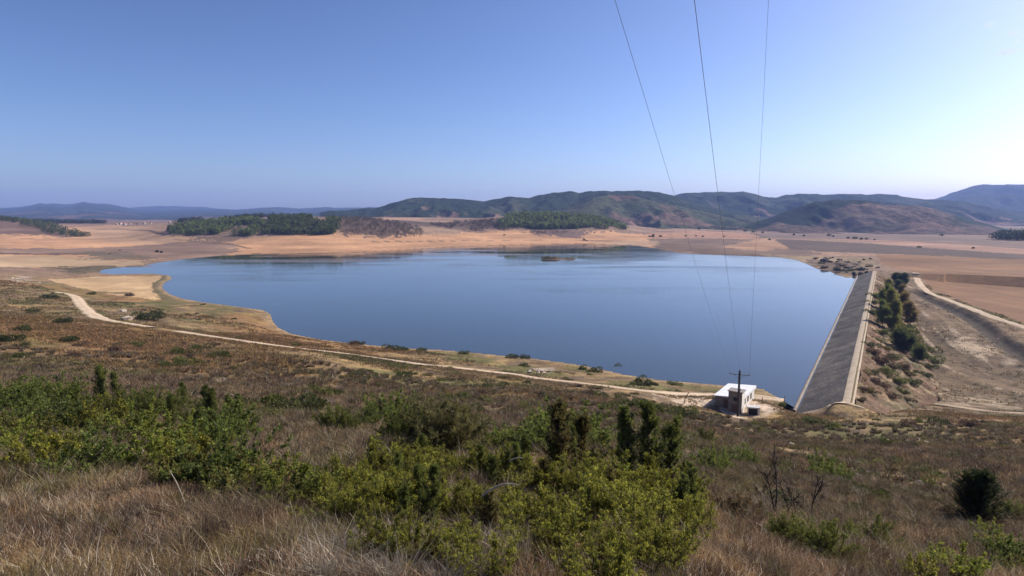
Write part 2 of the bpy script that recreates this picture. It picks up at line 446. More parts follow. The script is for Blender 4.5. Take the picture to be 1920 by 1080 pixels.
def lerp(a, b, w):
    return a * (1 - w[:, None]) + np.asarray(b, float) * w[:, None]
N1 = fbm(gx / 13, gy / 13, 1, 4); N2 = fbm(gx / 4.5, gy / 4.5, 4, 3); N3 = fbm(gx / 60, gy / 60, 7, 4); N4 = fbm(gx / 240, gy / 90, 9, 4)
N5 = fbm(gx / 700, gy / 700, 2, 4)
col = np.tile(np.array([0.195, 0.135, 0.070]), (len(gx), 1))
col = lerp(col, (0.30, 0.205, 0.094), sstep(0.50, 0.66, N1) * 0.8)          # straw
col = lerp(col, (0.118, 0.084, 0.058), sstep(0.52, 0.62, 1 - N2) * 0.75)     # dark heath
col = lerp(col, (0.118, 0.112, 0.040), sstep(0.52, 0.64, fbm(gx / 9, gy / 9, 6, 4)) * 0.8)   # green
col = lerp(col, (0.26, 0.135, 0.058), sstep(0.55, 0.7, N3) * 0.55 * sstep(60, 120, gd))     # rusty
# farther land
farw = sstep(430, 620, gd)
fc = np.tile(np.array([0.225, 0.150, 0.105]), (len(gx), 1))
fc = lerp(fc, (0.12, 0.085, 0.066), sstep(0.5, 0.6, N4) * 0.8)
fc = lerp(fc, (0.33, 0.21, 0.14), sstep(0.55, 0.66, fbm(gx / 400, gy / 120, 12, 3)) * 0.8)
fc = lerp(fc, (0.055, 0.062, 0.035), sstep(0.58, 0.62, N5) * 0.8 * sstep(1500, 2500, gd))
col = lerp(col, fc, farw) if False else col * (1 - farw[:, None]) + fc * farw[:, None]
zone = np.zeros(len(gx), np.int8)
jx = 1.0 * (fbm(gx / 9, gy / 9, 3, 3) - 0.5); jy = 1.0 * (fbm(gx / 9, gy / 9, 8, 3) - 0.5)
def paint(pix, c, z=None, a=1.0, jit=0.015, var=0.0, world=None, soft=0.0):
    poly = hits(pix) if world is None else world
    x = gx + jx * gd * jit * 2; y = gy + jy * gd * jit * 6
    bb = (x > poly[:, 0].min()) & (x < poly[:, 0].max()) & (y > poly[:, 1].min()) & (y < poly[:, 1].max())
    i = np.nonzero(bb)[0]
    inn = inside(poly, x[i], y[i])
    if soft:
        e = pdist(poly, x[i], y[i], True) / gd[i]
        w = np.where(inn, sstep(0, soft, e), 0) * sstep(0.30, 0.55, N2[i]) 
        w = (w * a)[:, None]
        col[i] = col[i] * (1 - w) + np.array(c) * w
        return
    i = i[inn]
    cc = np.array(c) * (1 + var * 2 * (N3[i] - 0.5))[:, None]
    col[i] = col[i] * (1 - a) + cc * a
    if z: zone[i] = z
SAND = (0.43, 0.245, 0.132)
# drawdown shore of bare sand round the far side
paint([(-300, 500), (-300, 425), (0, 424), (120, 424), (210, 421), (300, 426), (330, 440), (450, 447), (520, 440), (590, 436), (640, 437), (690, 441), (720, 437), (800, 438), (870, 436), (960, 430),
       (1010, 437), (1080, 436), (1150, 434), (1215, 441), (1225, 462), (1100, 480), (760, 495), (560, 500), (430, 480), (300, 486), (150, 500)], SAND, 1, 1, 0.01, 0.35)
paint([(150, 424), (310, 420), (330, 438), (440, 446), (300, 460), (180, 452)], (0.36, 0.235, 0.145), 1, 0.8, 0.012, 0.3)
paint([(-200, 468), (100, 466), (240, 462), (330, 450), (430, 450), (450, 470), (420, 482), (330, 490), (250, 484), (100, 476), (-200, 476)], (0.20, 0.135, 0.10), 1, 0.9, 0.012, 0.4)
paint([(330, 437), (450, 440), (470, 446), (420, 450), (370, 447)], (0.14, 0.095, 0.07), 1, 0.9, 0.012)
paint([(-200, 480), (90, 480), (200, 486), (280, 496), (230, 502), (130, 500), (-200, 500)], (0.37, 0.27, 0.165), 1, 0.8, 0.012, 0.3)
paint([(-200, 474), (160, 475), (160, 478), (-200, 477)], (0.10, 0.07, 0.05), 1, 0.9, 0.004)
paint([(160, 470), (230, 472), (270, 482), (300, 490), (200, 487), (150, 482)], (0.13, 0.105, 0.07), 1, 0.85, 0.015)
paint([(150, 500), (215, 499), (235, 503), (190, 508), (165, 514), (120, 510), (80, 500)], (0.10, 0.085, 0.05), 0, 0.85, 0.01)
def wq(lst): return np.array([((px - 960) / F * 0.9935 * Y, Y) for px, Y in lst])
paint(None, (0.150, 0.098, 0.076), 0, 0.95, 0.01, 0.4, world=wq([(-400, 1020), (0, 1045), (80, 1050), (140, 1070), (120, 1190), (60, 1290), (0, 1400), (-400, 1500)]))
# bluffs and scrub above the far shore
paint([(640, 436), (630, 415), (680, 408), (760, 412), (800, 416), (930, 410), (960, 424), (880, 430), (800, 436), (740, 442), (690, 441)], (0.105, 0.072, 0.056), 0, 0.9, 0.02, 0.5)
paint([(1080, 446), (1010, 440), (990, 430), (1060, 428), (1110, 436)], (0.135, 0.092, 0.078), 0, 0.9, 0.015)
paint([(740, 434), (800, 424), (860, 430), (880, 434), (820, 438)], (0.30, 0.205, 0.135), 1, 0.8, 0.012)
paint([(700, 411), (760, 402), (830, 404), (790, 411)], (0.37, 0.23, 0.15), 0, 0.9, 0.01)
paint([(1215, 446), (1420, 447), (1480, 463), (1540, 475), (1500, 489), (1340, 480), (1230, 470)], (0.155, 0.105, 0.078), 1, 0.9, 0.01, 0.4)
paint([(1215, 440), (1300, 432), (1430, 441), (1420, 449), (1300, 446), (1220, 446)], (0.36, 0.205, 0.13), 0, 0.9, 0.01, 0.2)
paint([(1350, 466), (1390, 455), (1440, 446), (1470, 455), (1480, 466), (1420, 470)], (0.34, 0.205, 0.12), 1, 0.85, 0.01, 0.3)
paint([(1100, 456), (1200, 449), (1240, 452), (1230, 460), (1180, 462)], (0.40, 0.27, 0.17), 1, 0.8, 0.01)
paint([(1420, 477), (1530, 481), (1640, 484), (1650, 500), (1600, 515), (1550, 505), (1500, 492)], (0.26, 0.19, 0.115), 0, 0.9, 0.01, 0.4)
paint([(1520, 486), (1610, 490), (1650, 508), (1620, 522), (1560, 512), (1530, 500)], (0.095, 0.066, 0.05), 0, 0.75, 0.02, 0.5)
# fields
paint([(88, 523), (180, 518), (300, 517), (304, 519), (290, 529), (285, 539), (291, 549), (300, 560), (289, 562), (215, 553), (150, 540), (112, 531)], (0.44, 0.30, 0.165), 2, 1, 0.002, 0.12)
paint([(290, 529), (310, 516), (318, 518), (304, 530), (302, 541), (322, 556), (330, 566), (298, 563), (285, 541)], (0.13, 0.105, 0.055), 0, 0.9, 0.004)
paint([(118, 541), (250, 548), (247, 551), (180, 549)], (0.16, 0.115, 0.06), 0, 0.9, 0.003)
RF = [(1642, 476), (1780, 480), (1925, 487), (2400, 505), (2400, 700), (2000, 640), (1925, 608), (1850, 582), (1790, 559), (1752, 545), (1734, 528), (1722, 511), (1690, 506), (1655, 496)]
paint(RF, (0.225, 0.128, 0.068), 2, 1, 0.002, 0.25)
paint([(1655, 494), (1780, 502), (2400, 530), (2400, 536), (1780, 506)], (0.19, 0.115, 0.07), 2, 0.8, 0.004)
paint([(1452, 449), (1500, 450), (1640, 458), (1780, 468), (1925, 478), (2400, 492), (2400, 503), (1925, 487), (1780, 480), (1640, 475), (1540, 472), (1480, 466)], (0.105, 0.074, 0.058), 3, 1, 0.003, 0.3)
paint([(1590, 449), (1700, 452), (1925, 467), (2400, 480), (2400, 490), (1925, 477), (1780, 467), (1640, 457)], (0.32, 0.195, 0.14), 2, 1, 0.004, 0.3)
paint([(1420, 447), (1440, 436), (1600, 430), (1800, 436), (2400, 450), (2400, 478), (1925, 466), (1700, 451), (1590, 448)], (0.175, 0.127, 0.105), 2, 0.9, 0.006, 0.3)
paint([(1450, 425), (1520, 416), (1640, 420), (1600, 428), (1480, 432)], (0.30, 0.175, 0.145), 2, 0.9, 0.006, 0.3)
# valley below the dam
VAL = [(1615, 762), (1665, 560), (1660, 515), (1712, 512), (1745, 552), (1850, 592), (1925, 618), (2300, 760), (2000, 785), (1800, 774)]
paint(VAL, (0.138, 0.096, 0.060), 0, 0.9, 0.012, 0.5)
paint([(1760, 620), (1800, 618), (1850, 640), (1925, 690), (1925, 700), (1860, 672), (1800, 650)], (0.35, 0.27, 0.19), 0, 0.95, 0.03, 0.4, soft=0.02)
paint([(1700, 740), (1760, 728), (1830, 742), (1925, 752), (1925, 772), (1800, 762), (1700, 764)], (0.29, 0.22, 0.145), 0, 0.95, 0.02, 0.3, soft=0.03)
DITCH = smooth_line(hits([(1716, 545), (1745, 560), (1790, 580), (1835, 605), (1870, 632), (1925, 668), (2000, 710)]))
dq = pdist(DITCH, gx, gy)
al = DITCH[len(DITCH) // 2]
vin = inside(hits(VAL), gx, gy)
st = fbm(dq / 5.5, (gx * 0.4 + gy) / 60, 6, 4); st2 = fbm(dq / 2.6, (gx * 0.4 + gy) / 40, 9, 3)
col = np.where(vin[:, None], col * (0.55 + 0.90 * st)[:, None], col)
col = lerp(col, (0.34, 0.265, 0.185), sstep(0.60, 0.72, st2) * 0.8 * vin * sstep(5, 12, dq))
gz = gz + np.where(vin, 1.1 * (st - 0.5) * sstep(6, 14, dq), 0)
w = (1 - sstep(2.5, 7.0, dq + 4 * (N2 - 0.5))) * 0.85
col = lerp(col, (0.05, 0.042, 0.034), w)
gz = gz - 2.2 * (1 - sstep(1, 6, dq))
# stony, bare patches on the slope
for pix in ([(1680, 818), (1700, 815), (1740, 824), (1715, 834), (1685, 832)], [(1580, 865), (1640, 872), (1650, 890), (1610, 892)], [(990, 695), (1040, 690), (1050, 700), (1010, 704)],
            [(1480, 826), (1500, 822), (1490, 845), (1478, 846)], [(10, 520), (60, 512), (70, 520), (30, 535), (0, 535)], [(1478, 826)]):
    paint(pix, (0.40, 0.31, 0.235), 0, 0.95, 0.01, 0.3, soft=0.012)
for pix in ([(1215, 730), (1345, 736), (1350, 750), (1275, 760), (1225, 748)], [(1345, 765), (1425, 752), (1520, 757), (1540, 768), (1440, 780), (1380, 780)]):
    paint(pix, (0.50, 0.39, 0.29), 0, 1.0, 0.004, 0.2, soft=0.005)
paint([(600, 735), (680, 738), (860, 745), (860, 752), (700, 752), (600, 748)], (0.27, 0.185, 0.085), 0, 0.9, 0.02, soft=0.02)
# lake bed and wet rim
ins = inside(LAKE, gx, gy) & (gd < 1400) & (gd > 120)
q = np.full(len(gx), 1e6); mm = (gd < 1300) & (gd > 120); q[mm] = pdist(LAKE, gx[mm], gy[mm], True)
col = lerp(col, (0.30, 0.215, 0.125), (1 - sstep(1.0, 5.0, q)) * 0.7 * (gd < 520))
col = np.where(ins[:, None], np.array([[0.09, 0.075, 0.055]]), col)
zone[ins] = 1

for pl, wd_ in (([(1215, 447), (1330, 449), (1445, 450)], 3.5), ([(1450, 449), (1640, 457.5), (1925, 478)], 4), ([(1240, 439), (1430, 441)], 4), ([(1480, 441), (1700, 446), (1925, 457)], 5), ([(1560, 434), (1750, 438), (1925, 447)], 6),
                ([(690, 452), (860, 450), (1000, 449), (1205, 450)], 2.5), ([(0, 446), (90, 445), (160, 443)], 4), ([(155, 431), (240, 432), (310, 439)], 4), ([(330, 447), (420, 455), (470, 466)], 3), ([(1300, 431), (1380, 436), (1440, 446)], 4), ([(980, 436), (1050, 441), (1150, 443)], 3), ([(1640, 475), (1780, 480.5), (1925, 487.5)], 2.2)):
    hl = smooth_line(hits(pl)); hq = pdist(hl, gx, gy)
    col = lerp(col, (0.085, 0.066, 0.045), (1 - sstep(wd_ * 0.5, wd_ * 1.3, hq + wd_ * 1.5 * (N2 - 0.5))) * 0.8 * (gd > 400))
# strand lines left by the falling water, and drying rills
sl = vnoise(gz * 1.3 + 0.6 * N3, gz * 0 + 3, 5) * 0.6 + vnoise(gz * 3.1 + N1, gz * 0 + 9, 7) * 0.4
strand = (zone == 1) & (gz < 22) & (gz > 0.05)
col = np.where(strand[:, None], col * (0.74 + 0.52 * sl)[:, None], col)
rl = fbm(gx / 55, gy / 16, 10, 4); col = np.where(((gd > 430) & (zone != 3))[:, None], col * (0.80 + 0.40 * rl)[:, None], col)
nr_, nt_ = len(rr), len(th)
ii = (np.arange(nr_ - 1)[:, None] * nt_ + np.arange(nt_ - 1)[None, :]).ravel()
quads = np.stack([ii, ii + 1, ii + nt_ + 1, ii + nt_], 1)[:, ::-1]
gv = np.stack([gx, gy, gz], 1)

def ground_mat(name, s_fine, contrast, bump, stripes=None):
    m, nt, bs = new_mat(name)
    a = nt.nodes.new('ShaderNodeAttribute'); a.attribute_name = 'albedo'
    tc = nt.nodes.new('ShaderNodeTexCoord')
    n1 = noise_node(nt, s_fine, 8, 0.68, tc.outputs['Object'])
    n2 = noise_node(nt, s_fine * 0.13, 6, 0.6, tc.outputs['Object'])
    lo = 1 - contrast; hi = 1 + contrast
    r1 = ramp(nt, n1.outputs['Fac'], [(0.30, (lo, lo, lo)), (0.5, (1, 1, 1)), (0.72, (hi, hi, hi * 0.97))])
    r2 = ramp(nt, n2.outputs['Fac'], [(0.30, (lo * 1.1, lo * 1.05, lo)), (0.5, (1, 1, 1)), (0.72, (hi, hi * 0.97, hi * 0.92))])
    c = mixc(nt, 'MULTIPLY', a.outputs['Color'], r1.outputs['Color'], 1.0)
    c = mixc(nt, 'MULTIPLY', c, r2.outputs['Color'], 0.8)
    if stripes:
        mp = nt.nodes.new('ShaderNodeMapping'); mp.inputs['Rotation'].default_value = (0, 0, stripes[0])
        mp.inputs['Scale'].default_value = (stripes[1], stripes[1] * 0.03, 1)
        nt.links.new(tc.outputs['Object'], mp.inputs['Vector'])
        n3 = noise_node(nt, 1.0, 4, 0.6, mp.outputs['Vector'])
        r3 = ramp(nt, n3.outputs['Fac'], [(0.35, (0.84, 0.82, 0.8)), (0.65, (1.16, 1.16, 1.15))])
        c = mixc(nt, 'MULTIPLY', c, r3.outputs['Color'], 0.9)
    nt.links.new(c, bs.inputs['Base Color'])
    bs.inputs['Roughness'].default_value = 0.95; bs.inputs['Specular IOR Level'].default_value = 0.1
    b = nt.nodes.new('ShaderNodeBump'); b.inputs['Strength'].default_value = bump; b.inputs['Distance'].default_value = 0.35
    nt.links.new(n1.outputs['Fac'], b.inputs['Height']); nt.links.new(b.outputs['Normal'], bs.inputs['Normal'])
    return m
GM = [ground_mat('heath_ground', 1.3, 0.62, 1.0), ground_mat('shore_sand', 0.12, 0.16, 0.3), ground_mat('stubble', 0.35, 0.12, 0.3, (0.45, 0.16)), ground_mat('ploughed_soil', 0.5, 0.2, 0.5)]
fz = np.max(zone[quads], axis=1)
for zi, (nm) in enumerate(('ground', 'shore', 'stubble_field', 'ploughed_field')):
    qs = quads[fz == zi]
    used = np.unique(qs); remap = np.zeros(len(gx), np.int64); remap[used] = np.arange(len(used))
    me = np_mesh(nm, gv[used], quads=remap[qs], mats=[GM[zi]], smooth=True)
    set_col(me, 'albedo', col[used])
    tag(link(nm, me), kind='structure')

# ================================================================== lake
lv = np.concatenate([LAKE, np.zeros((len(LAKE), 1))], 1)
me = bpy.data.meshes.new('lake'); me.from_pydata([tuple(v) for v in lv], [], [tuple(range(len(lv)))]); me.update()
bm = bmesh.new(); bm.from_mesh(me)
bmesh.ops.triangulate(bm, faces=bm.faces); 
for f in bm.faces:
    if f.normal.z < 0: f.normal_flip()
bm.to_mesh(me); bm.free()
m, nt, bs = new_mat('lake_water')
tc = nt.nodes.new('ShaderNodeTexCoord')
bs.inputs['Base Color'].default_value = (0.030, 0.039, 0.027, 1); bs.inputs['IOR'].default_value = 1.5
wn = noise_node(nt, 0.012, 4, 0.6, tc.outputs['Object'], 0.6)
rg = ramp(nt, wn.outputs['Fac'], [(0.42, (0.012, 0.012, 0.012)), (0.70, (0.11, 0.11, 0.11))])
nt.links.new(rg.outputs['Color'], bs.inputs['Roughness'])
mp = nt.nodes.new('ShaderNodeMapping'); mp.inputs['Scale'].default_value = (0.35, 0.8, 1); nt.links.new(tc.outputs['Object'], mp.inputs['Vector'])
rn = noise_node(nt, 1.0, 3, 0.5, mp.outputs['Vector'])
b = nt.nodes.new('ShaderNodeBump'); b.inputs['Strength'].default_value = 0.035; b.inputs['Distance'].default_value = 0.1
mp2 = nt.nodes.new('ShaderNodeMapping'); mp2.inputs['Scale'].default_value = (0.005, 0.022, 1); nt.links.new(tc.outputs['Object'], mp2.inputs['Vector'])
wn2 = noise_node(nt, 1.0, 5, 0.6, mp2.outputs['Vector'], 0.8)
rp = ramp(nt, wn2.outputs['Fac'], [(0.47, (0.02, 0.02, 0.02)), (0.67, (0.85, 0.85, 0.85))]); nt.links.new(rp.outputs['Color'], b.inputs['Strength'])
nt.links.new(rn.outputs['Fac'], b.inputs['Height']); nt.links.new(b.outputs['Normal'], bs.inputs['Normal'])
me.materials.append(m)
tag(link('lake_water', me), kind='structure')

# ================================================================== draped tracks
def track_mat(name):
    m, nt, bs = new_mat(name)
    a = nt.nodes.new('ShaderNodeAttribute'); a.attribute_name = 'albedo'; tc = nt.nodes.new('ShaderNodeTexCoord')
    n1 = noise_node(nt, 1.1, 7, 0.7, tc.outputs['Object'])
    r1 = ramp(nt, n1.outputs['Fac'], [(0.3, (0.62, 0.60, 0.56)), (0.5, (1, 1, 1)), (0.7, (1.2, 1.18, 1.15))])
    nt.links.new(mixc(nt, 'MULTIPLY', a.outputs['Color'], r1.outputs['Color'], 1.0), bs.inputs['Base Color'])
    bs.inputs['Roughness'].default_value = 0.95; bs.inputs['Specular IOR Level'].default_value = 0.1
    return m
track_m = track_mat('track_dirt')
def strip(name, line, width, lift, pale=(0.52, 0.40, 0.285), mid=(0.34, 0.26, 0.16), edge=(0.27, 0.20, 0.115)):
    p = np.asarray(line)
    L = np.concatenate([[0], np.cumsum(np.linalg.norm(np.diff(p, axis=0), axis=1))])
    n = max(8, int(L[-1] / 0.9)); s = np.linspace(0, L[-1], n)
    c = np.stack([np.interp(s, L, p[:, 0]), np.interp(s, L, p[:, 1])], 1)
    t = np.gradient(c, axis=0); t /= np.linalg.norm(t, axis=1)[:, None] + 1e-9
    nn = np.stack([-t[:, 1], t[:, 0]], 1)
    k = 11; rows = []; cs = []
    for j in range(k):
        f = j / (k - 1) * 2 - 1
        w = width * 0.5 * f * (0.62 + 0.75 * fbm(s / 5, s * 0 + (3 if f > 0 else 8), 3, 3))
        xy = c + nn * w[:, None]
        rows.append(np.concatenate([xy, height(xy[:, 0], xy[:, 1])[:, None] + lift * (1 - 0.75 * abs(f) ** 3)], 1))
        g = fbm(s / 4, s * 0 + f * 2, 5, 3)
        cc = np.tile(np.array(pale), (n, 1))
        cc = lerp(cc, mid, np.clip((1 - abs(f) / 0.3), 0, 1) * sstep(0.35, 0.6, g))
        cc = lerp(cc, edge, sstep(0.62, 1.0, abs(f) + 0.5 * (g - 0.5)) * 0.9)
        cs.append(cc)
    v = np.stack(rows, 1).reshape(-1, 3)
    i = (np.arange(n - 1)[:, None] * k + np.arange(k - 1)[None, :]).ravel()
    me = np_mesh(name, v, quads=np.stack([i, i + 1, i + k + 1, i + k], 1)[:, ::-1], mats=[track_m], smooth=True)
    set_col(me, 'albedo', np.stack(cs, 1).reshape(-1, 3))
    tag(link(name, me), kind='structure')
strip('dirt_track', T_MAIN[:40], 5.2, 0.30)
strip('dirt_track', T_MAIN[42:], 4.6, 0.28)
strip('embankment_track', T_FIELD, 5.2, 0.35)
strip('valley_track', T_LOW, 4.4, 0.14, (0.38, 0.29, 0.195), (0.26, 0.19, 0.12), (0.22, 0.16, 0.10))
# ================================================================== hills
def hill_mat(name):
    m, nt, bs = new_mat(name)
    a = nt.nodes.new('ShaderNodeAttribute'); a.attribute_name = 'albedo'
    tc = nt.nodes.new('ShaderNodeTexCoord')
    n1 = noise_node(nt, 0.045, 9, 0.75, tc.outputs['Object'])
    r1 = ramp(nt, n1.outputs['Fac'], [(0.34, (0.42, 0.47, 0.46)), (0.5, (1, 1, 1)), (0.66, (1.75, 1.6, 1.5))])
    c = mixc(nt, 'MULTIPLY', a.outputs['Color'], r1.outputs['Color'], 1.0)
    nt.links.new(c, bs.inputs['Base Color']); bs.inputs['Roughness'].default_value = 1; bs.inputs['Specular IOR Level'].default_value = 0.05
    b = nt.nodes.new('ShaderNodeBump'); b.inputs['Strength'].default_value = 1.0; b.inputs['Distance'].default_value = 18
    nt.links.new(n1.outputs['Fac'], b.inputs['Height']); nt.links.new(b.outputs['Normal'], bs.inputs['Normal'])
    return m
HM = hill_mat('hillside')
def hill(name, sky_pts, D, front, back, base, spur, colf, seed=0, nu=520, nv=110, bumpy=5.0):
    a = np.array(sky_pts, float)
    pxs = np.linspace(a[0, 0], a[-1, 0], nu)
    pys = gsm(np.interp(pxs, a[:, 0], a[:, 1]), nu / 260.0, 0)
    pys = pys + 2.4 * (fbm(pxs / 17, pxs * 0 + seed, seed + 4, 4) - 0.5)      # small knolls along the crest
    u = (pxs - 960) / F * 0.9935
    s = np.concatenate([np.linspace(0, 1, int(nv * 0.75)), 1 + np.linspace(0.03, 1, nv - int(nv * 0.75))])
    S, U = np.meshgrid(s, u, indexing='ij')
    zr = EYE - D * drop(pys)
    Dj = D * np.ones_like(U)
    Yv = np.where(S <= 1, D - front * (1 - S), D + back * (S - 1))
    X = U * Yv
    prof = np.where(S <= 1, 0.10 * S + 0.90 * S ** 1.7 , np.clip(1 - (S - 1) ** 1.3, 0, 1))
    # spurs and gullies running down from the crest
    g = fbm(X / spur + 0.35 * fbm(X / (2 * spur), Yv / (2 * spur), seed + 3, 2), Yv / (spur * 2.2), seed, 4)
    rid = 1 - np.abs(2 * g - 1)
    env = np.where(S <= 1, (S * (1 - S) * 4) ** 0.8, np.clip(2 - S, 0, 1) * 0.2)
    z = base + (zr[None, :] - base) * np.clip(prof + env * 0.85 * (rid - 0.68), 0, 0.985 + 0.015 * (S == 1))
    z = z + bumpy * 1.6 * (fbm(X / 45, Yv / 45, seed + 5, 3) - 0.6) * np.where(S <= 1, S, 1)
    # never above the crest line as seen from the far shore
    v = np.stack([X, Yv, z], -1).reshape(-1, 3)
    nv_ = len(s)
    i = (np.arange(nv_ - 1)[:, None] * nu + np.arange(nu - 1)[None, :]).ravel()
    me = np_mesh(name, v, quads=np.stack([i, i + 1, i + nu + 1, i + nu], 1), mats=[HM], smooth=True)
    PX = np.tile(pxs, (nv_, 1))
    cc = colf(PX.ravel(), S.ravel(), v[:, 0], v[:, 1], v[:, 2], rid.ravel())
    set_col(me, 'albedo', cc)
    tag(link(name, me), kind='structure')
FOR = np.array([0.026, 0.040, 0.022]); SCR = np.array([0.070, 0.078, 0.046]); EAR = np.array([0.23, 0.145, 0.118])
def col_mid(px, s, x, y, z, rid):
    n = fbm(x / 150, y / 260, 4, 5, 0.62); n2 = fbm(x / 70, y / 150, 7, 4, 0.6)
    c = np.tile(FOR, (len(x), 1))
    c = lerp(c, SCR, sstep(0.50, 0.64, n + 0.1 * (0.6 - s)) * 0.85)
    c = lerp(c, EAR, sstep(0.56, 0.66, n2 + 0.28 * (0.45 - s)) * (1 - sstep(0.4, 0.7, s)))
    return c
def col_far(px, s, x, y, z, rid):
    c = np.tile(FOR * 0.9, (len(x), 1))
    n = fbm(x / 420, y / 420, 3, 5, 0.6)
    return lerp(c, EAR * 0.6, sstep(0.60, 0.70, n + 0.35 * (0.35 - s)) * (1 - sstep(0.3, 0.5, s)) * 0.6)
def col_cone(px, s, x, y, z, rid):
    c = np.tile(np.array([0.150, 0.108, 0.086]), (len(x), 1))
    n = fbm(x / 60, y / 60, 7, 3)
    c = lerp(c, (0.20, 0.135, 0.105), sstep(0.5, 0.65, fbm(x / 200, y / 120, 5, 3)) * 0.8)
    c = lerp(c, (0.060, 0.056, 0.040), sstep(0.56, 0.64, n) * 0.75)
    edge = 1655 - 130 * (1 - s) / 0.42
    w = sstep(0.46, 0.56, s + 0.06 * (n - 0.5)) * (1 - sstep(-14, 10, px - edge + 40 * (n - 0.5)))
    c = lerp(c, FOR * 0.75, w)
    c = lerp(c, FOR * 1.3, sstep(1770, 1800, px) * sstep(0.75, 0.85, s + 0.1 * (n - .5)))
    return c
hill('far_ridge', [(180, 396), (230, 391), (260, 388), (300, 386), (340, 387), (380, 388), (410, 391), (470, 396), (560, 400)], 9500, 1500, 800, 0, 500, col_far, 1, 240, 50)
hill('far_hills', [(-420, 392), (-200, 386), (-60, 388), (0, 390), (40, 388), (80, 381), (110, 382), (135, 383), (158, 378), (175, 381), (205, 382), (235, 388), (260, 393), (300, 394), (340, 392),
     (400, 392), (440, 393), (470, 391), (500, 389), (530, 388), (548, 391), (580, 390), (610, 388), (640, 390), (700, 388), (800, 389), (900, 392)], 8300, 4600, 1500, 0, 520, col_far, 2, 700, 80, 8)
def col_foot(px, s, x, y, z, rid):
    c = np.tile(FOR * 0.95, (len(x), 1)); n = fbm(x / 160, y / 300, 5, 4)
    return lerp(c, EAR * 0.75, sstep(0.52, 0.62, n) * (1 - sstep(0.75, 0.95, s)) * 0.8)
hill('foothills', [(-500, 396), (-300, 399), (-120, 402), (0, 404), (60, 401), (110, 402), (170, 400), (220, 404), (260, 408), (330, 406), (400, 402), (450, 403), (520, 400), (580, 399), (640, 402), (700, 398), (760, 402), (850, 410)], 4600, 1500, 1200, -4, 330, col_foot, 8, 560, 80, 5)
hill('mountain', [(1640, 392), (1700, 378), (1750, 373), (1775, 364), (1795, 357), (1815, 350), (1832, 346), (1860, 347), (1890, 345), (1925, 345), (2000, 342), (2150, 350), (2300, 365), (2500, 380)], 6000, 2300, 2000, -5, 520, col_far, 3, 420, 90, 8)
hill('wooded_hills', [(1180, 380), (1230, 368), (1262, 366), (1285, 361), (1320, 360), (1350, 359), (1375, 360), (1390, 359), (1412, 363), (1430, 369), (1450, 370), (1470, 365), (1495, 362),
     (1530, 364), (1590, 363), (1612, 363), (1622, 365), (1640, 363), (1680, 366), (1710, 371), (1750, 374), (1800, 377), (1860, 388), (1940, 410), (2000, 425)], 3500, 1100, 1000, -6, 230, col_mid, 4, 560, 110, 7)
hill('wooded_hills', [(600, 398), (660, 393), (705, 389), (735, 381), (765, 372), (790, 369), (830, 371), (870, 373), (905, 378), (925, 374), (950, 369), (975, 369), (990, 372), (1012, 366), (1040, 361),
     (1070, 359), (1085, 361), (1105, 358), (1130, 357), (1180, 357), (1215, 357), (1235, 360), (1262, 366), (1290, 376), (1330, 388), (1400, 402), (1460, 420)], 2500, 820, 800, 3, 190, col_mid, 5, 640, 120, 7)
hill('scrub_hill', [(1000, 408), (1040, 394), (1080, 380), (1110, 370), (1140, 365), (1175, 365), (1200, 371), (1230, 379), (1280, 388), (1330, 398), (1380, 412), (1420, 424)], 2000, 420, 500, 1, 150,
     lambda px, s, x, y, z, r: lerp(lerp(np.tile(SCR * 1.15, (len(x), 1)), FOR * 1.3, sstep(0.5, 0.62, fbm(x / 120, y / 160, 3, 4)) * 0.9), EAR * 0.9, sstep(0.62, 0.68, fbm(x / 150, y / 110, 9, 3)) * .7), 6, 300, 90, 4)
hill('cone_hill', [(1400, 421), (1440, 409), (1470, 398), (1500, 386), (1530, 378), (1560, 374.5), (1600, 374.5), (1630, 377), (1655, 382), (1690, 384), (1720, 386), (1745, 390), (1770, 397), (1800, 406),
     (1830, 414), (1860, 422), (1890, 431), (1915, 437)], 1950, 520, 500, -8, 170, col_cone, 7, 460, 130, 3)

# ================================================================== air
hb = MB(); hb.box(-11500, 11500, -11500, 11500, -60, 420)
hm, nt, bs = new_mat('thin_haze')
for n in list(nt.nodes):
    if n.type == 'BSDF_PRINCIPLED': nt.nodes.remove(n)
pv = nt.nodes.new('ShaderNodeVolumePrincipled')
pv.inputs['Color'].default_value = (0.33, 0.48, 0.96, 1); pv.inputs['Density'].default_value = 8.6e-5; pv.inputs['Anisotropy'].default_value = 0.15
nt.links.new(pv.outputs[0], nt.nodes['Material Output'].inputs['Volume'])
tag(hb.build('haze', hm), kind='stuff')
# ================================================================== dam
riprap_m = None
def riprap_mat():
    m, nt, bs = new_mat('dam_riprap')
    tc = nt.nodes.new('ShaderNodeTexCoord')
    n = noise_node(nt, 0.11, 7, 0.68, tc.outputs['Object']); n2 = noise_node(nt, 1.6, 6, 0.7, tc.outputs['Object'])
    r = ramp(nt, n.outputs['Fac'], [(0.32, (0.060, 0.054, 0.051)), (0.5, (0.108, 0.096, 0.087)), (0.70, (0.205, 0.178, 0.145))])
    r2 = ramp(nt, n2.outputs['Fac'], [(0.32, (0.58, 0.58, 0.58)), (0.5, (1, 1, 1)), (0.70, (1.4, 1.38, 1.34))])
    c = mixc(nt, 'MULTIPLY', r.outputs['Color'], r2.outputs['Color'], 1.0)
    nt.links.new(c, bs.inputs['Base Color']); bs.inputs['Roughness'].default_value = 0.95; bs.inputs['Specular IOR Level'].default_value = 0.1
    b = nt.nodes.new('ShaderNodeBump'); b.inputs['Strength'].default_value = 0.8; b.inputs['Distance'].default_value = 0.3
    nt.links.new(n2.outputs['Fac'], b.inputs['Height']); nt.links.new(b.outputs['Normal'], bs.inputs['Normal'])
    return m
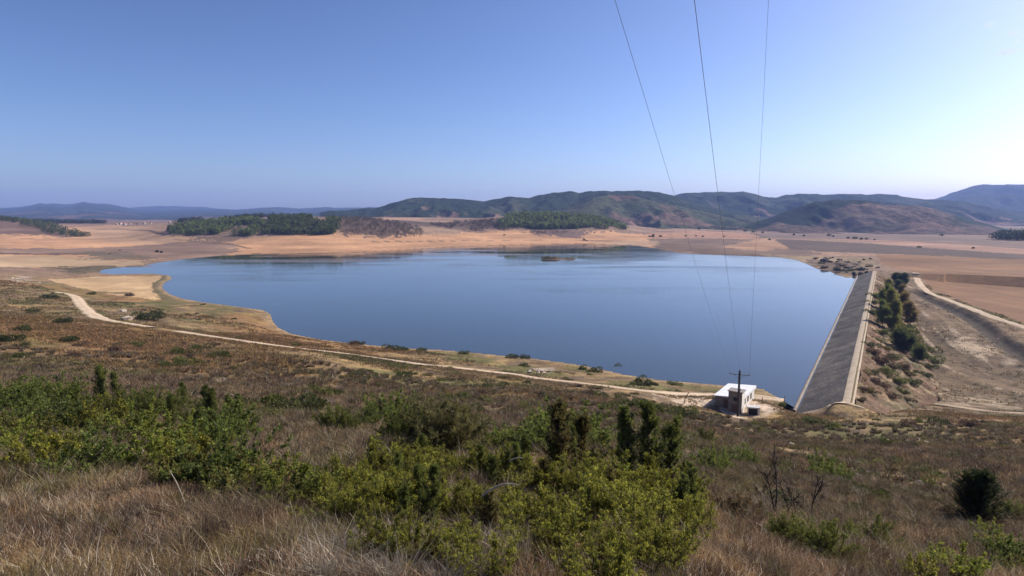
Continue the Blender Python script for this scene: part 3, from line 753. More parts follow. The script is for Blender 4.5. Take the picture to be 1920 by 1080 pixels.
dam = empty('dam', (DAM_A[0], DAM_A[1], CREST_Z), math.atan2(DAM_D[1], DAM_D[0]))
tag(dam, 'long low earth dam with a grey stone face and pale crest road closing the lake', 'dam')
def dam_strip(name, prof, mat, t0=0.0, t1=None, n=160, wob=0.0, seed=1):
    """profile of (s towards the water, z above the crest) swept along the dam"""
    t1 = DAM_L if t1 is None else t1
    t = np.linspace(t0, t1, n); k = len(prof); v = []
    for j, (s, z) in enumerate(prof):
        ds = wob * (fbm(t / 7, t * 0 + j * 3.1, seed, 3) - 0.5) * 2; dz = wob * 0.5 * (fbm(t / 5, t * 0 + j * 1.7, seed + 2, 3) - 0.5) * 2
        v.append(np.stack([t, s + ds, z + dz], 1))
    v = np.stack(v, 1).reshape(-1, 3)
    i = (np.arange(n - 1)[:, None] * k + np.arange(k - 1)[None, :]).ravel()
    q = np.stack([i, i + 1, i + k + 1, i + k], 1)
    ends = None
    me = np_mesh(name, v, quads=q, mats=[mat], smooth=True)
    bm = bmesh.new(); bm.from_mesh(me); bmesh.ops.recalc_face_normals(bm, faces=bm.faces)
    if sum(f.normal.z * f.calc_area() for f in bm.faces) < 0: bmesh.ops.reverse_faces(bm, faces=bm.faces)
    bm.to_mesh(me); bm.free()
    return link(name, me, dam)
dam_m = simple_mat('dam_earth', (0.20, 0.135, 0.080), 0.95, 0.3, 0.25, 0.4, (0.105, 0.075, 0.045))
road_m = simple_mat('crest_gravel', (0.46, 0.37, 0.265), 0.95, 0.15, 0.5, 0.2, (0.31, 0.24, 0.165))
conc_m = simple_mat('old_concrete', (0.24, 0.195, 0.15), 0.9, 0.3, 0.5)
us = [(CW + 11.0 * f, -0.12 - 4.9 * f) for f in np.linspace(0, 1, 14)]
dam_strip('upstream_face', us, riprap_mat(), -5, None, 320, 0.16, 3)
emb = dam_strip('embankment', [(-CW, -0.25)] + [(-CW - 21 * f, -0.3 - 11.76 * f) for f in np.linspace(0.02, 1, 30)], GM[0], -30, None, 320, 0.7, 5)
em = emb.data; ec = np.empty(len(em.vertices) * 3, np.float32); em.vertices.foreach_get('co', ec); ec = ec.reshape(-1, 3)
e1 = fbm(ec[:, 0] / 9, ec[:, 1] / 9, 3, 4); e2 = fbm(ec[:, 0] / 4, ec[:, 1] / 5, 8, 3)
kc = np.tile(np.array([0.170, 0.112, 0.070]), (len(ec), 1))
kc = lerp(kc, (0.095, 0.085, 0.040), sstep(0.48, 0.6, e1) * 0.85); kc = lerp(kc, (0.26, 0.19, 0.12), sstep(0.56, 0.68, e2) * 0.8); kc = lerp(kc, (0.13, 0.07, 0.048), sstep(0.55, 0.66, 1 - e2) * 0.8)
set_col(em, 'albedo', kc)
dam_strip('crest_road', [(CW, -0.12), (0.9, 0.0), (0, 0.05), (-0.9, 0.0), (-CW, -0.25)], road_m, -5, None, 160, 0.05, 7)
dam_strip('verge', [(-0.42, 0.055), (-0.5, 0.12), (-0.65, 0.12), (-0.78, 0.045)], simple_mat('verge_grass', (0.13, 0.10, 0.045), 0.95, 0.3, 2.0), -4, None, 160, 0.06, 9)
dam_strip('toe_kerb', [(11.4, -4.8), (11.3, -3.85), (10.7, -3.82), (10.6, -4.4)], conc_m, 2, None, 120, 0.0)
# ================================================================== plants
def unit(v): return v / (np.linalg.norm(v, axis=-1, keepdims=True) + 1e-9)
def leaf_quads(Pn, D, L, Wd, R, flat=None):
    """leaf shaped faces: base Pn, direction D, length L, width Wd"""
    D = unit(D); n = len(Pn)
    S = unit(np.cross(D, R.normal(size=(n, 3)) if flat is None else flat))
    L = np.broadcast_to(L, (n,))[:, None]; Wd = np.broadcast_to(Wd, (n,))[:, None]
    m = Pn + D * L * 0.5
    v = np.stack([Pn, m + S * Wd * 0.5, Pn + D * L, m - S * Wd * 0.5], 1).reshape(-1, 3)
    q = np.arange(n * 4).reshape(n, 4)
    return v, q
def leaf_mesh(name, Pn, D, L, Wd, cols, mat, R):
    v, q = leaf_quads(Pn, D, L, Wd, R)
    me = np_mesh(name, v, quads=q, mats=[mat])
    set_col(me, 'albedo', np.repeat(cols, 4, 0))
    return me
def curve(p0, d0, L, n, R, up=0.0, wander=0.15):
    p = np.array(p0, float); d = unit(np.array(d0, float)); out = [p.copy()]
    for k in range(n):
        d = unit(d + np.array([0, 0, up]) / n + R.normal(size=3) * wander)
        p = p + d * (L / n); out.append(p.copy())
    return np.array(out)
def along(c, f):
    k = np.clip(np.asarray(f) * (len(c) - 1), 0, len(c) - 1.001); i = k.astype(int); r = (k - i)[:, None]
    return c[i] * (1 - r) + c[i + 1] * r, unit(c[i + 1] - c[i])
def mixcols(base, n, R, var=0.25, alt=None, pa=0.15):
    c = np.array(base) * (1 + R.uniform(-var, var, (n, 1))) * (1 + R.uniform(-0.08, 0.08, (n, 3)))
    if alt is not None:
        m = R.rand(n) < pa; c[m] = np.array(alt) * (1 + R.uniform(-var, var, (m.sum(), 1)))
    return np.clip(c, 0.004, 1)
LEAF = vcol_mat('leaf', 0.6, 0.25, 0.3, 0.55)
NEEDLE = vcol_mat('needle', 0.7, 0.22, 0.25, 0.5)
BARK = simple_mat('bark', (0.085, 0.062, 0.045), 0.95, 0.4, 9.0, 0.4)
DEADW = simple_mat('dead_wood', (0.36, 0.31, 0.25), 0.9, 0.3, 20.0)
DARKW = simple_mat('dark_stem', (0.050, 0.038, 0.032), 0.95, 0.3, 12.0)

def sprays(branches, R, ntw, tl, nleaf, ll, lw, c0, alt, pa, tipc=None, spread=0.9, f0=0.2, upb=0.25):
    """foliage of leafy twigs along the branches"""
    Ps, Ds, Cs = [], [], []
    for c in branches:
        f = R.uniform(f0, 1.0, ntw)
        p, d = along(c, f)
        td = unit(d * R.uniform(0.4, 1.1, (ntw, 1)) + R.normal(size=(ntw, 3)) * spread * 0.6 + np.array([0, 0, upb]))
        tL = tl * (1.15 - 0.7 * f) * R.uniform(0.6, 1.3, ntw)
        g = R.uniform(0, 1, (ntw, nleaf))
        bow = -0.25 * (g ** 2)[..., None] * tL[:, None, None] * np.array([0, 0, 1.0])
        P_ = p[:, None, :] + td[:, None, :] * (g * tL[:, None])[..., None] + bow + R.normal(size=(ntw, nleaf, 3)) * 0.012
        D_ = td[:, None, :] * 0.9 + R.normal(size=(ntw, nleaf, 3)) * 0.55
        tone = R.uniform(0.75, 1.25, (ntw, 1, 1))
        base = np.array(c0) * tone * np.ones((ntw, nleaf, 3))
        if tipc is not None:
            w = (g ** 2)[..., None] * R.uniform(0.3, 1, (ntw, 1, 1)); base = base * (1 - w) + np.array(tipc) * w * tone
        Ps.append(P_.reshape(-1, 3)); Ds.append(D_.reshape(-1, 3)); Cs.append(base.reshape(-1, 3))
    Ps = np.concatenate(Ps); Ds = np.concatenate(Ds); Cs = np.concatenate(Cs)
    Cs = Cs * R.uniform(0.75, 1.25, (len(Cs), 1))
    if alt is not None:
        m = R.rand(len(Cs)) < pa; Cs[m] = np.array(alt) * R.uniform(0.7, 1.3, (m.sum(), 1))
    n = len(Ps)
    return Ps, Ds, ll * R.uniform(0.6, 1.4, n), lw * R.uniform(0.7, 1.3, n), np.clip(Cs, 0.004, 1)

def plant(name, foliage, branches, R, fmat, smat, srad=0.014, sides=4, fname='foliage', sname='stem'):
    """one thing: an empty with foliage and stems"""
    root = empty(name, (0, 0, 0))
    if foliage is not None:
        link(fname, leaf_mesh(fname, *foliage, fmat, R), root)
    mb = MB()
    for c in branches:
        mb.tube(c, np.linspace(srad, srad * 0.25, len(c)), sides)
    mb.build(sname, smat, root)
    return root
def juniper_sprawl(seed, h=1.0, r=1.0, c0=(0.125, 0.135, 0.026), tip=(0.47, 0.44, 0.060), nb=34):
    R = np.random.RandomState(seed); br = []
    lean = R.normal(size=2) * 0.2
    for k in range(nb):
        a = R.uniform(0, 6.283); e = R.uniform(0.15, 1.25)
        d = (math.cos(a) * math.cos(e) + lean[0], math.sin(a) * math.cos(e) + lean[1], math.sin(e))
        L = (0.75 + 0.55 * R.rand()) * (h if e > 0.8 else r)
        br.append(curve((R.normal() * 0.12, R.normal() * 0.12, -0.1), d, L, 7, R, 0.25, 0.13))
    for k in range(7):                     # upright leaders that stand out of the mound
        a = R.uniform(0, 6.283); q = R.uniform(0.1, 0.75) * r
        br.append(curve((math.cos(a) * q, math.sin(a) * q, 0.2), (R.normal() * 0.12, R.normal() * 0.12, 1), h * R.uniform(0.5, 0.95), 7, R, 0.3, 0.06))
    fol = sprays(br, R, 26, 0.30, 19, 0.050, 0.0155, c0, (0.12, 0.075, 0.035), 0.07, tip)
    return plant('juniper_bush', fol, br, R, NEEDLE, BARK, 0.018)
def juniper_spire(seed, h=2.6, r=0.5, up=(0.7, 1.5), cone=False, *, c0=(0.100, 0.125, 0.032), tip=(0.25, 0.265, 0.056), dead=0.05, nb=70):
    R = np.random.RandomState(seed)
    trunk = curve((0, 0, -0.1), (R.normal() * 0.06, R.normal() * 0.06, 1), h, 10, R, 0, 0.04); br = [trunk]
    for k in range(nb):
        f = R.uniform(0.03, 0.93)
        p, d = along(trunk, np.array([f])); a = R.uniform(0, 6.283)
        w = (0.12 + 0.95 * (1 - f) ** 0.8) if cone else 0.25 + 0.75 * min(1, (1 - f) * 1.6) * (0.6 + 0.4 * min(1, f * 6))
        br.append(curve(p[0], (math.cos(a), math.sin(a), R.uniform(*up)), r * w * R.uniform(0.45, 1.6) * 1.2, 5, R, 0.5, 0.1))
    fol = sprays(br[1:], R, 13, 0.25, 12, 0.065, 0.022, c0, (0.11, 0.075, 0.035), dead, tip, 0.8, 0.1, 0.4)
    f2 = sprays([trunk[6:]], R, 60, 0.22, 10, 0.06, 0.02, c0, None, 0, tip, 0.8, 0.0, 0.5)
    fol = tuple(np.concatenate([a, b]) for a, b in zip(fol, f2))
    return plant('juniper_tree', fol, br, R, NEEDLE, BARK, 0.03, fname='crown', sname='trunk')
def leafy_shrub(seed, h=1.3, r=0.9, c0=(0.145, 0.175, 0.032), tip=(0.430, 0.440, 0.070), alt=(0.17, 0.10, 0.03), pa=0.03, nb=34, ll=0.062, lw=0.034):
    R = np.random.RandomState(seed); br = []
    for k in range(nb):
        a = R.uniform(0, 6.283); e = R.uniform(0.5, 1.45)
        d = (math.cos(a) * math.cos(e), math.sin(a) * math.cos(e), math.sin(e))
        o = R.uniform(0, 0.45 * r)
        br.append(curve((math.cos(a) * o, math.sin(a) * o, -0.1), d, h * R.uniform(0.65, 1.15) * (0.75 + 0.25 * math.sin(e)), 7, R, 0.15, 0.14))
    fol = sprays(br, R, 22, 0.27, 15, ll, lw, c0, alt, pa, tip, 1.0, 0.2, 0.35)
    return plant('leafy_shrub', fol, br, R, LEAF, BARK, 0.013)
def bare_shrub(seed, h=1.6, nb=7, mat=None, rad=0.02):
    R = np.random.RandomState(seed); br = []
    for k in range(nb):
        a = R.uniform(0, 6.283)
        c = curve((R.normal() * 0.12, R.normal() * 0.12, -0.1), (math.cos(a) * 0.25, math.sin(a) * 0.25, 1), h * R.uniform(0.6, 1.1), 9, R, 0.1, 0.1); br.append(c)
        for j in range(9):
            f = R.uniform(0.3, 0.95); p, d = along(c, np.array([f])); b = R.uniform(0, 6.283)
            c2 = curve(p[0], d[0] + np.array([math.cos(b), math.sin(b), 0.2]) * 0.8, h * 0.35 * R.uniform(0.5, 1.2) * (1.2 - f), 5, R, 0.2, 0.15); br.append(c2)
            for i in range(2):
                f = R.uniform(0.2, 0.95); p, d = along(c2, np.array([f]))
                br.append(curve(p[0], d[0] + R.normal(size=3) * 0.6, h * 0.13 * R.uniform(0.5, 1.3), 3, R, 0.2, 0.15))
    root = empty('bare_shrub', (0, 0, 0)); mb = MB(); tw = MB()
    for c in br:
        if len(c) > 8: mb.tube(c, np.linspace(rad, rad * 0.3, len(c)), 5)
        else: tw.tube(c, np.linspace(rad * 0.4, rad * 0.15, len(c)), 3)
    mb.build('stem', mat or DARKW, root); tw.build('twig', mat or DARKW, root)
    return root
def scrub_mesh(seed, c0, tip, n=1500, flat=0.7, ll=0.16, lw=0.075, mat=None, lobes=6):
    """low rounded bush of unit radius seen from afar"""
    R = np.random.RandomState(seed)
    ctr = R.normal(size=(lobes, 3)) * np.array([0.45, 0.45, 0.12]) + np.array([0, 0, 0.30 * flat]); rad = R.uniform(0.35, 0.62, lobes)
    k = R.randint(0, lobes, n); d = unit(R.normal(size=(n, 3))); rr_ = rad[k] * R.uniform(0.55, 1.05, n) ** 0.6
    Pn = ctr[k] + d * rr_[:, None] * np.array([1, 1, flat]); Pn[:, 2] = np.abs(Pn[:, 2])
    D = d * 0.8 + R.normal(size=(n, 3)) * 0.5 + np.array([0, 0, 0.5])
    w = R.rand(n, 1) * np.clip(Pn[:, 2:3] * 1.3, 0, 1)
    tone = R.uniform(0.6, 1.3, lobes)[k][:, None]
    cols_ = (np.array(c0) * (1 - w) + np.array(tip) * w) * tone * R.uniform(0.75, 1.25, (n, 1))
    return leaf_mesh('scrub_bush', Pn, D, ll * R.uniform(0.6, 1.4, n), lw * R.uniform(0.7, 1.3, n), cols_, mat or LEAF, R)
def broad_tree(seed, h=12.0, r=3.4, c0=(0.105, 0.128, 0.030), tip=(0.215, 0.228, 0.050), n=8500, trunk_h=0.16, name='broadleaf_tree', nb=30, ll=0.42, narrow=1.0):
    R = np.random.RandomState(seed)
    trunk = curve((0, 0, -0.4), (R.normal() * 0.05, R.normal() * 0.05, 1), h * 0.9, 10, R, 0, 0.05); br = [trunk]; tips = []
    for k in range(nb):
        f = R.uniform(trunk_h, 0.97); p, d = along(trunk, np.array([f])); a = R.uniform(0, 6.283)
        wid = r * (math.sin(min(1, (f - trunk_h) / (1 - trunk_h) * 0.85 + 0.18) * math.pi)) ** 0.6
        c = curve(p[0], (math.cos(a), math.sin(a), R.uniform(0.2, 0.9)), wid * R.uniform(0.6, 1.1), 6, R, 0.4, 0.14); br.append(c)
        for q in (0.45, 0.7, 0.95): tips.append((along(c, np.array([q]))[0][0], R.uniform(0.14, 0.42) * r * (0.75 + 0.25 * wid / r)))
    tips.append((trunk[-1], 0.3 * r))
    ctr = np.array([t[0] for t in tips]); rad = np.array([t[1] for t in tips])
    pk = rad ** 2 / (rad ** 2).sum(); k = R.choice(len(tips), n, p=pk)
    d = unit(R.normal(size=(n, 3))); Pn = ctr[k] + d * (rad[k] * R.uniform(0.3, 1.0, n) ** 0.5)[:, None]
    D = d * 0.6 + R.normal(size=(n, 3)) * 0.7 + np.array([0, 0, 0.2])
    tone = R.uniform(0.65, 1.35, len(tips))[k][:, None]; w = R.rand(n, 1)
    cols_ = (np.array(c0) * (1 - w) + np.array(tip) * w) * tone
    root = empty(name, (0, 0, 0))
    link('crown', leaf_mesh('crown', Pn, D, ll * R.uniform(0.6, 1.4, n), ll * 0.55 * R.uniform(0.7, 1.3, n), cols_, LEAF, R), root)
    mb = MB()
    for i, c in enumerate(br): mb.tube(c, np.linspace(0.2 if i == 0 else 0.07, 0.03, len(c)), 6)
    mb.build('trunk', BARK, root)
    return root
_used = set()
def put(proto, x, y, z, s=1.0, rz=None, sz=None, label=None, cat=None, group=None, tilt=0.0):
    if proto.name in _used: o = copy_tree(proto)
    else: o = proto; _used.add(proto.name)
    o.location = (x, y, z - 0.03 * s); o.scale = (s, s, sz or s)
    o.rotation_euler = (tilt, tilt * 0.5, rnd.uniform(0, 6.28) if rz is None else rz)
    tag(o, label, cat, group)
    return o
# ---- kinds
JS = [juniper_sprawl(100 + i, 0.75 + 0.12 * (i % 3), 1.05) for i in range(5)]
JD = [juniper_sprawl(130 + i, 1.1, 0.9, (0.100, 0.122, 0.028), (0.245, 0.255, 0.050)) for i in range(3)]
SPI = [juniper_spire(150 + i, 2.6, 0.40 + 0.05 * i) for i in range(3)]
SB = [juniper_spire(160, 2.0, 0.5, c0=(0.12, 0.108, 0.036), tip=(0.24, 0.20, 0.056), dead=0.2)]
SC = [juniper_spire(170, 2.75, 1.05, (0.0, 0.8), True, c0=(0.034, 0.048, 0.018), tip=(0.062, 0.080, 0.026), dead=0.02, nb=420)]
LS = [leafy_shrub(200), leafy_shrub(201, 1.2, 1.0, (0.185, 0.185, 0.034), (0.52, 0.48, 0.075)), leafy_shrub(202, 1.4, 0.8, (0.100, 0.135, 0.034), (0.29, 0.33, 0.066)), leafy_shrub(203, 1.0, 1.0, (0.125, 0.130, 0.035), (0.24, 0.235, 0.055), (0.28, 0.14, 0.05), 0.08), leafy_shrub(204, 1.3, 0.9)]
LD = [leafy_shrub(220 + i, 1.4, 0.9, (0.112, 0.145, 0.034), (0.260, 0.285, 0.056)) for i in range(3)]
LR = [leafy_shrub(230, 0.9, 0.9, (0.095, 0.040, 0.030), (0.14, 0.060, 0.040))]
LW = [leafy_shrub(240, 1.5, 0.6, (0.13, 0.12, 0.045), (0.22, 0.20, 0.07), None, 0, 44, 0.13, 0.018)]
BS = [bare_shrub(250 + i, 2.0, 2, None, 0.038) for i in range(3)]

G_THICK = 'yellow green junipers of the sprawling thicket'
def plantlist(lst, protos, label, cat, group, hpx=None):
    for i, q in enumerate(lst):
        px, py, s = q[:3]
        x, y, z = hit(px, py)
        put(protos[i % len(protos)], x, y, z, s * rnd.uniform(0.85, 1.08), None, None, label if isinstance(label, str) else label[i], cat, group)
plantlist([(665, 925, .95), (735, 905, 1.0), (800, 915, 1.0), (870, 900, 1.05), (945, 905, 1.05), (1020, 925, 1.0), (1090, 935, 1.1), (1150, 955, 1.1), (1225, 950, 1.05), (1285, 960, .9),
   (690, 985, .85), (765, 975, .9), (840, 985, .85), (925, 985, .9), (1005, 1000, .85), (1085, 1005, .9), (1165, 1010, .95), (1240, 1000, .9), (1290, 1000, .7),
   (725, 1050, .65), (800, 1060, .7), (1010, 1060, .75), (1090, 1068, .75), (1180, 1070, .7), (1255, 1060, .6), (640, 960, .7), (1120, 1120, .7), (905, 1085, .6)],
  JS, 'yellow green juniper bush in the sprawling thicket around the dark spires', 'bush', G_THICK)
plantlist([(1172, 915, .92), (1213, 920, .86), (1246, 925, .74)], SPI, ['tallest dark juniper spire rising from the yellow green thicket', 'dark juniper spire beside the tallest one in the thicket',
   'shorter pointed juniper spire at the edge of the thicket towards the dam'], 'juniper', 'dark spires in the juniper thicket')
plantlist([(1045, 890, .95), (1085, 885, .8)], SB, ['brownish upright juniper below the round bush behind the thicket', 'thin brownish upright juniper close to the dark spires'], 'juniper', 'brownish junipers')
plantlist([(1065, 840, 1.35), (1020, 850, 1.0), (1110, 845, .95), (960, 850, .8), (995, 845, .75)], LD, ['round dark green bush standing behind the brownish junipers', 'dark green bush behind the thicket, next to the round one',
   'small dark green bush behind the thicket on the dam side', 'low green bush in the row behind the thicket', 'low green bush in the row behind the thicket'], 'bush', 'dark green bushes behind the thicket')
plantlist([(35, 860, 1.1), (100, 880, 1.1), (175, 890, 1.05), (60, 825, 1.2), (300, 885, 1.1), (325, 850, 1.15), (385, 890, 1.1), (425, 915, 1.05), (470, 945, 1.0), (535, 955, .85),
   (255, 820, 1.2), (185, 810, 1.2), (395, 850, 1.1), (345, 905, .8), (585, 930, .55), (140, 842, .8), (505, 920, .7), (120, 815, 1.2), (20, 815, 1.1)],
  LS, 'bright green leafy shrub in the dense shrub belt above the dry heath', 'shrub', 'leafy shrubs of the green belt')
plantlist([(15, 770, 1.5), (70, 775, 1.4), (110, 765, 1.5), (150, 780, 1.3), (255, 780, 1.4), (300, 785, 1.3), (60, 800, 1.2), (420, 825, 1.2), (450, 815, 1.1), (370, 800, 1.2), (330, 770, 1.3), (210, 795, 1.3), (275, 760, 1.1), (40, 750, 1.3)],
  LD + JD, 'dark green bush in the band behind the bright leafy shrubs', 'bush', 'dark bushes behind the leafy belt')
plantlist([(188, 775, 1.1), (228, 772, 1.0), (348, 765, .8), (398, 820, .85), (385, 795, .7)], SPI, ['dark pointed juniper standing highest in the band behind the leafy shrubs', 'dark pointed juniper just beside the highest one of the band',
   'small dark pointed juniper with bare heath behind it', 'leaning dark juniper at the end of the green belt', 'small juniper tucked behind the leaning dark one'], 'juniper', 'pointed junipers behind the leafy belt')
plantlist([(75, 795, 1.0), (55, 800, .8)], LR, ['wine red shrub among the green shrubs', 'smaller wine red shrub among the green shrubs'], 'shrub', 'red shrubs')
plantlist([(625, 808, 1.0), (655, 806, .85), (740, 835, 1.0)], JD, ['round dark juniper on open dry grass in front of the track', 'dark juniper touching the round one on dry grass', 'low dark juniper in front of the tall grassy shrubs'], 'bush', 'dark junipers on the open slope')
plantlist([(730, 790, 1.45), (700, 800, 1.1), (770, 800, 1.1), (760, 835, .9)], LD, ['tallest leafy green shrub in the clump on the open slope', 'green shrub between the round juniper and the tallest shrub', 'green shrub in front of the tallest shrub of the clump',
   'small green shrub at the foot of the clump'], 'shrub', 'clump of green shrubs')
plantlist([(800, 835, 1.1), (835, 845, 1.2), (870, 840, 1.0), (820, 820, 1.0)], LW, 'tall wispy olive shrub with upright shoots beside the green clump', 'shrub', 'wispy upright shrubs')
plantlist([(1500, 1030, .62), (1545, 1038, .74), (1595, 1032, .62), (1640, 1018, .55), (1472, 1015, .45)], JD, ['dark juniper below the bare trees, at the front', 'largest dark juniper of the group below the bare trees', 'dark juniper between two others below the bare trees',
   'dark juniper at the dam end of the group', 'small juniper tight below the bare stems'], 'bush', 'dark junipers below the bare trees')
plantlist([(1453, 975, .92), (1480, 970, .75), (1494, 980, .95), (1520, 972, .85)], BS, ['bare dark tree, thickest stem of the leafless group', 'thin bare tree in the leafless group', 'tallest bare tree of the leafless group', 'bare tree at the dam end of the leafless group'],
  'bare tree', 'leafless trees on the slope')
plantlist([(1540, 897, 1.05), (1572, 902, .85)], LD, ['broad green bush on the bare slope above the leafless trees', 'green bush joined to the broad one on the bare slope'], 'bush', 'green bushes on the bare slope')
plantlist([(1830, 976, 1.0)], SC, ['big dark cone shaped juniper alone on the dry slope'], 'juniper', None)
plantlist([(1898, 972, .7), (1738, 915, .65), (1662, 838, 1.2), (1322, 828, 1.2)], JD, ['small dark bush next to the big cone shaped juniper', 'lone dark bush with pale stones at its foot', 'round dark bush beside the patch of white stones',
   'round dark juniper alone in front of the white building'], 'bush', 'lone dark bushes on the dry slope')
plantlist([(1330, 882, .75), (1385, 864, 1.0), (1352, 876, .65), (1405, 874, .8)], LD, 'low green bush spreading over the slope in front of the building', 'bush', 'low bushes in front of the building')
plantlist([(1845, 1010, .5), (1868, 1030, .5), (1888, 1052, .55), (1912, 1078, .55), (1775, 1070, .5), (1800, 1088, .55), (1715, 1084, .4), (1860, 1082, .42)], LS, 'green leafy shrub in the diagonal row below the cone shaped juniper', 'shrub', 'shrubs in the diagonal row')
plantlist([(1610, 925, .8), (1640, 937, .85), (1665, 945, .75)], [leafy_shrub(245, 0.6, 1.0, (0.10, 0.105, 0.028), (0.17, 0.165, 0.04))], 'low yellowish cushion shrub on the bare slope', 'shrub', 'yellowish cushion shrubs')
plantlist([(1395, 960, .6), (1370, 975, .55), (1345, 960, .5), (1420, 945, .55)], [leafy_shrub(247, 1.0, 0.9, (0.080, 0.058, 0.030), (0.13, 0.085, 0.035), (0.2, .1, .03), .1)], 'brown half bare shrub between the thicket and the leafless trees', 'shrub', 'brown shrubs')

R7 = random.Random(21); lst = []
for k in range(22): lst.append((R7.uniform(680, 1290), R7.uniform(885, 1010), R7.uniform(0.28, 0.5)))
plantlist(lst, SPI + SB, 'small upright juniper shoot poking out of the yellow green thicket', 'juniper', 'small upright shoots in the thicket')
lst = []
for k in range(12): lst.append((R7.uniform(20, 460), R7.uniform(765, 850), R7.uniform(0.4, 0.7)))
plantlist(lst, SPI, 'small upright juniper among the shrubs of the green belt', 'juniper', 'small junipers in the green belt')
# ---- small bushes over the middle slope: individuals without parts
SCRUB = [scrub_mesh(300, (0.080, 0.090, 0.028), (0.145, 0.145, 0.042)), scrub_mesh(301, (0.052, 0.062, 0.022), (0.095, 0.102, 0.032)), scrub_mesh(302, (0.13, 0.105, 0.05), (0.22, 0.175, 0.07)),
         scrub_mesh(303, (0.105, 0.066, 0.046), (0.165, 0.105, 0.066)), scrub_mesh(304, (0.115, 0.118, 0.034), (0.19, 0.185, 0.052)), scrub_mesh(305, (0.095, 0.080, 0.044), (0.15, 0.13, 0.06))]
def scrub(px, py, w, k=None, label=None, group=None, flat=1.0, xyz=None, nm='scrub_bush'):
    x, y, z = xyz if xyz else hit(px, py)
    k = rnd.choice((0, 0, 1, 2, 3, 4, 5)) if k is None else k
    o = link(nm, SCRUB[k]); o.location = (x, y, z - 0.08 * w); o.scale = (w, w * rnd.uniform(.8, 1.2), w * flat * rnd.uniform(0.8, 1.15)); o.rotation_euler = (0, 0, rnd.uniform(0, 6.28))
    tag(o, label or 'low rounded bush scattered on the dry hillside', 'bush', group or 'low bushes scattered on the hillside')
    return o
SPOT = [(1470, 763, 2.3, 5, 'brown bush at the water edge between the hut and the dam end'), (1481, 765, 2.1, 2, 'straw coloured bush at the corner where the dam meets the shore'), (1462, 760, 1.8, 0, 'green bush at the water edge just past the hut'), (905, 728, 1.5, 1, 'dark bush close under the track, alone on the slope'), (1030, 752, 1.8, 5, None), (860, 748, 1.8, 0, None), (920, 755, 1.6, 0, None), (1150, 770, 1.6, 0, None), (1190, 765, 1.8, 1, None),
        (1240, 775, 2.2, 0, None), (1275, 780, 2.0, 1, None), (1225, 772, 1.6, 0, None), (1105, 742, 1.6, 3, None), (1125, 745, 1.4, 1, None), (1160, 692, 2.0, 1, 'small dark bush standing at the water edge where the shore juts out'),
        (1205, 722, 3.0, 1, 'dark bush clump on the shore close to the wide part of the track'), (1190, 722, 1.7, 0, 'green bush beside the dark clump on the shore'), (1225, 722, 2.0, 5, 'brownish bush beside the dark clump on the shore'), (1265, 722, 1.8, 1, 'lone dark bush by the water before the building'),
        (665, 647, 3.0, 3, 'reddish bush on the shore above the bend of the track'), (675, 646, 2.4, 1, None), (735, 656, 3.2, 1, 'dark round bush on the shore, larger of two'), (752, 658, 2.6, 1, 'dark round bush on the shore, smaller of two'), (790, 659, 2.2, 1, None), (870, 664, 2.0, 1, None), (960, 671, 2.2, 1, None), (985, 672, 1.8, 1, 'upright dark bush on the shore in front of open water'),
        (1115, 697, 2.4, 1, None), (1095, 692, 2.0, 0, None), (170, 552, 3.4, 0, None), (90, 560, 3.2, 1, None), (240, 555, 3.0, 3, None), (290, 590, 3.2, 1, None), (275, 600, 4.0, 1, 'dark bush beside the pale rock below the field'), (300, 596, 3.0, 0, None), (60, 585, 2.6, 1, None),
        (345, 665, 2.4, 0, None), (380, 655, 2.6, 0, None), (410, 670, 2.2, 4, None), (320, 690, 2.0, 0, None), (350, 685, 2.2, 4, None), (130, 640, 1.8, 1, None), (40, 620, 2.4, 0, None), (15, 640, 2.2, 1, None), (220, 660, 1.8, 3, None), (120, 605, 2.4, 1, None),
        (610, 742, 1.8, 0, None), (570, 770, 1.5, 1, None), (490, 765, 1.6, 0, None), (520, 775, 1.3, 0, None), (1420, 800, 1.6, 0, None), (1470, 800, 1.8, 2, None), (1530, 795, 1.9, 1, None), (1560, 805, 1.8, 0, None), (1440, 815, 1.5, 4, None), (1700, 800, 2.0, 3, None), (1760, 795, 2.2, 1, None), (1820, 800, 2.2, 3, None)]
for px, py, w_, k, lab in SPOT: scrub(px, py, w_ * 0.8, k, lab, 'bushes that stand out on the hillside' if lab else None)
n = 0
while n < 180:
    px = rnd.uniform(-30, 1950); py = rnd.uniform(560, 900) if rnd.random() < 0.75 else rnd.uniform(690, 800)
    if px > 1560 and py < 790: continue
    try: x, y, z = hit(px, py)
    except Exception: continue
    if not (30 < y < 420) or z < 0.6: continue
    if inside(LAKE, x, y) or pdist(LAKE, x, y, True) < 3: continue
    if min(float(pdist(t, x, y)) for t in TRACKS) < 5: continue
    if math.hypot(x - HX, y - HY) < 14: continue
    if px < 330 and 515 < py < 563: continue
    if vnoise(x / 26, y / 26, 9) < 0.42: continue
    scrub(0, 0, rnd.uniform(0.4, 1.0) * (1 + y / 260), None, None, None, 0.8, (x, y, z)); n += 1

n = 0
while n < 86:
    px = rnd.uniform(1290, 1930) if n < 54 else rnd.uniform(480, 1150); py = rnd.uniform(788, 985) if n < 54 else rnd.uniform(705, 800)
    x, y, z = hit(px, py)
    if not 18 < y < 118: continue
    scrub(0, 0, rnd.uniform(0.35, 0.75) * (0.75 + y / 120), rnd.choice((0, 1, 1, 3, 5, 5)), None, None, 0.75, (x, y, z)); n += 1
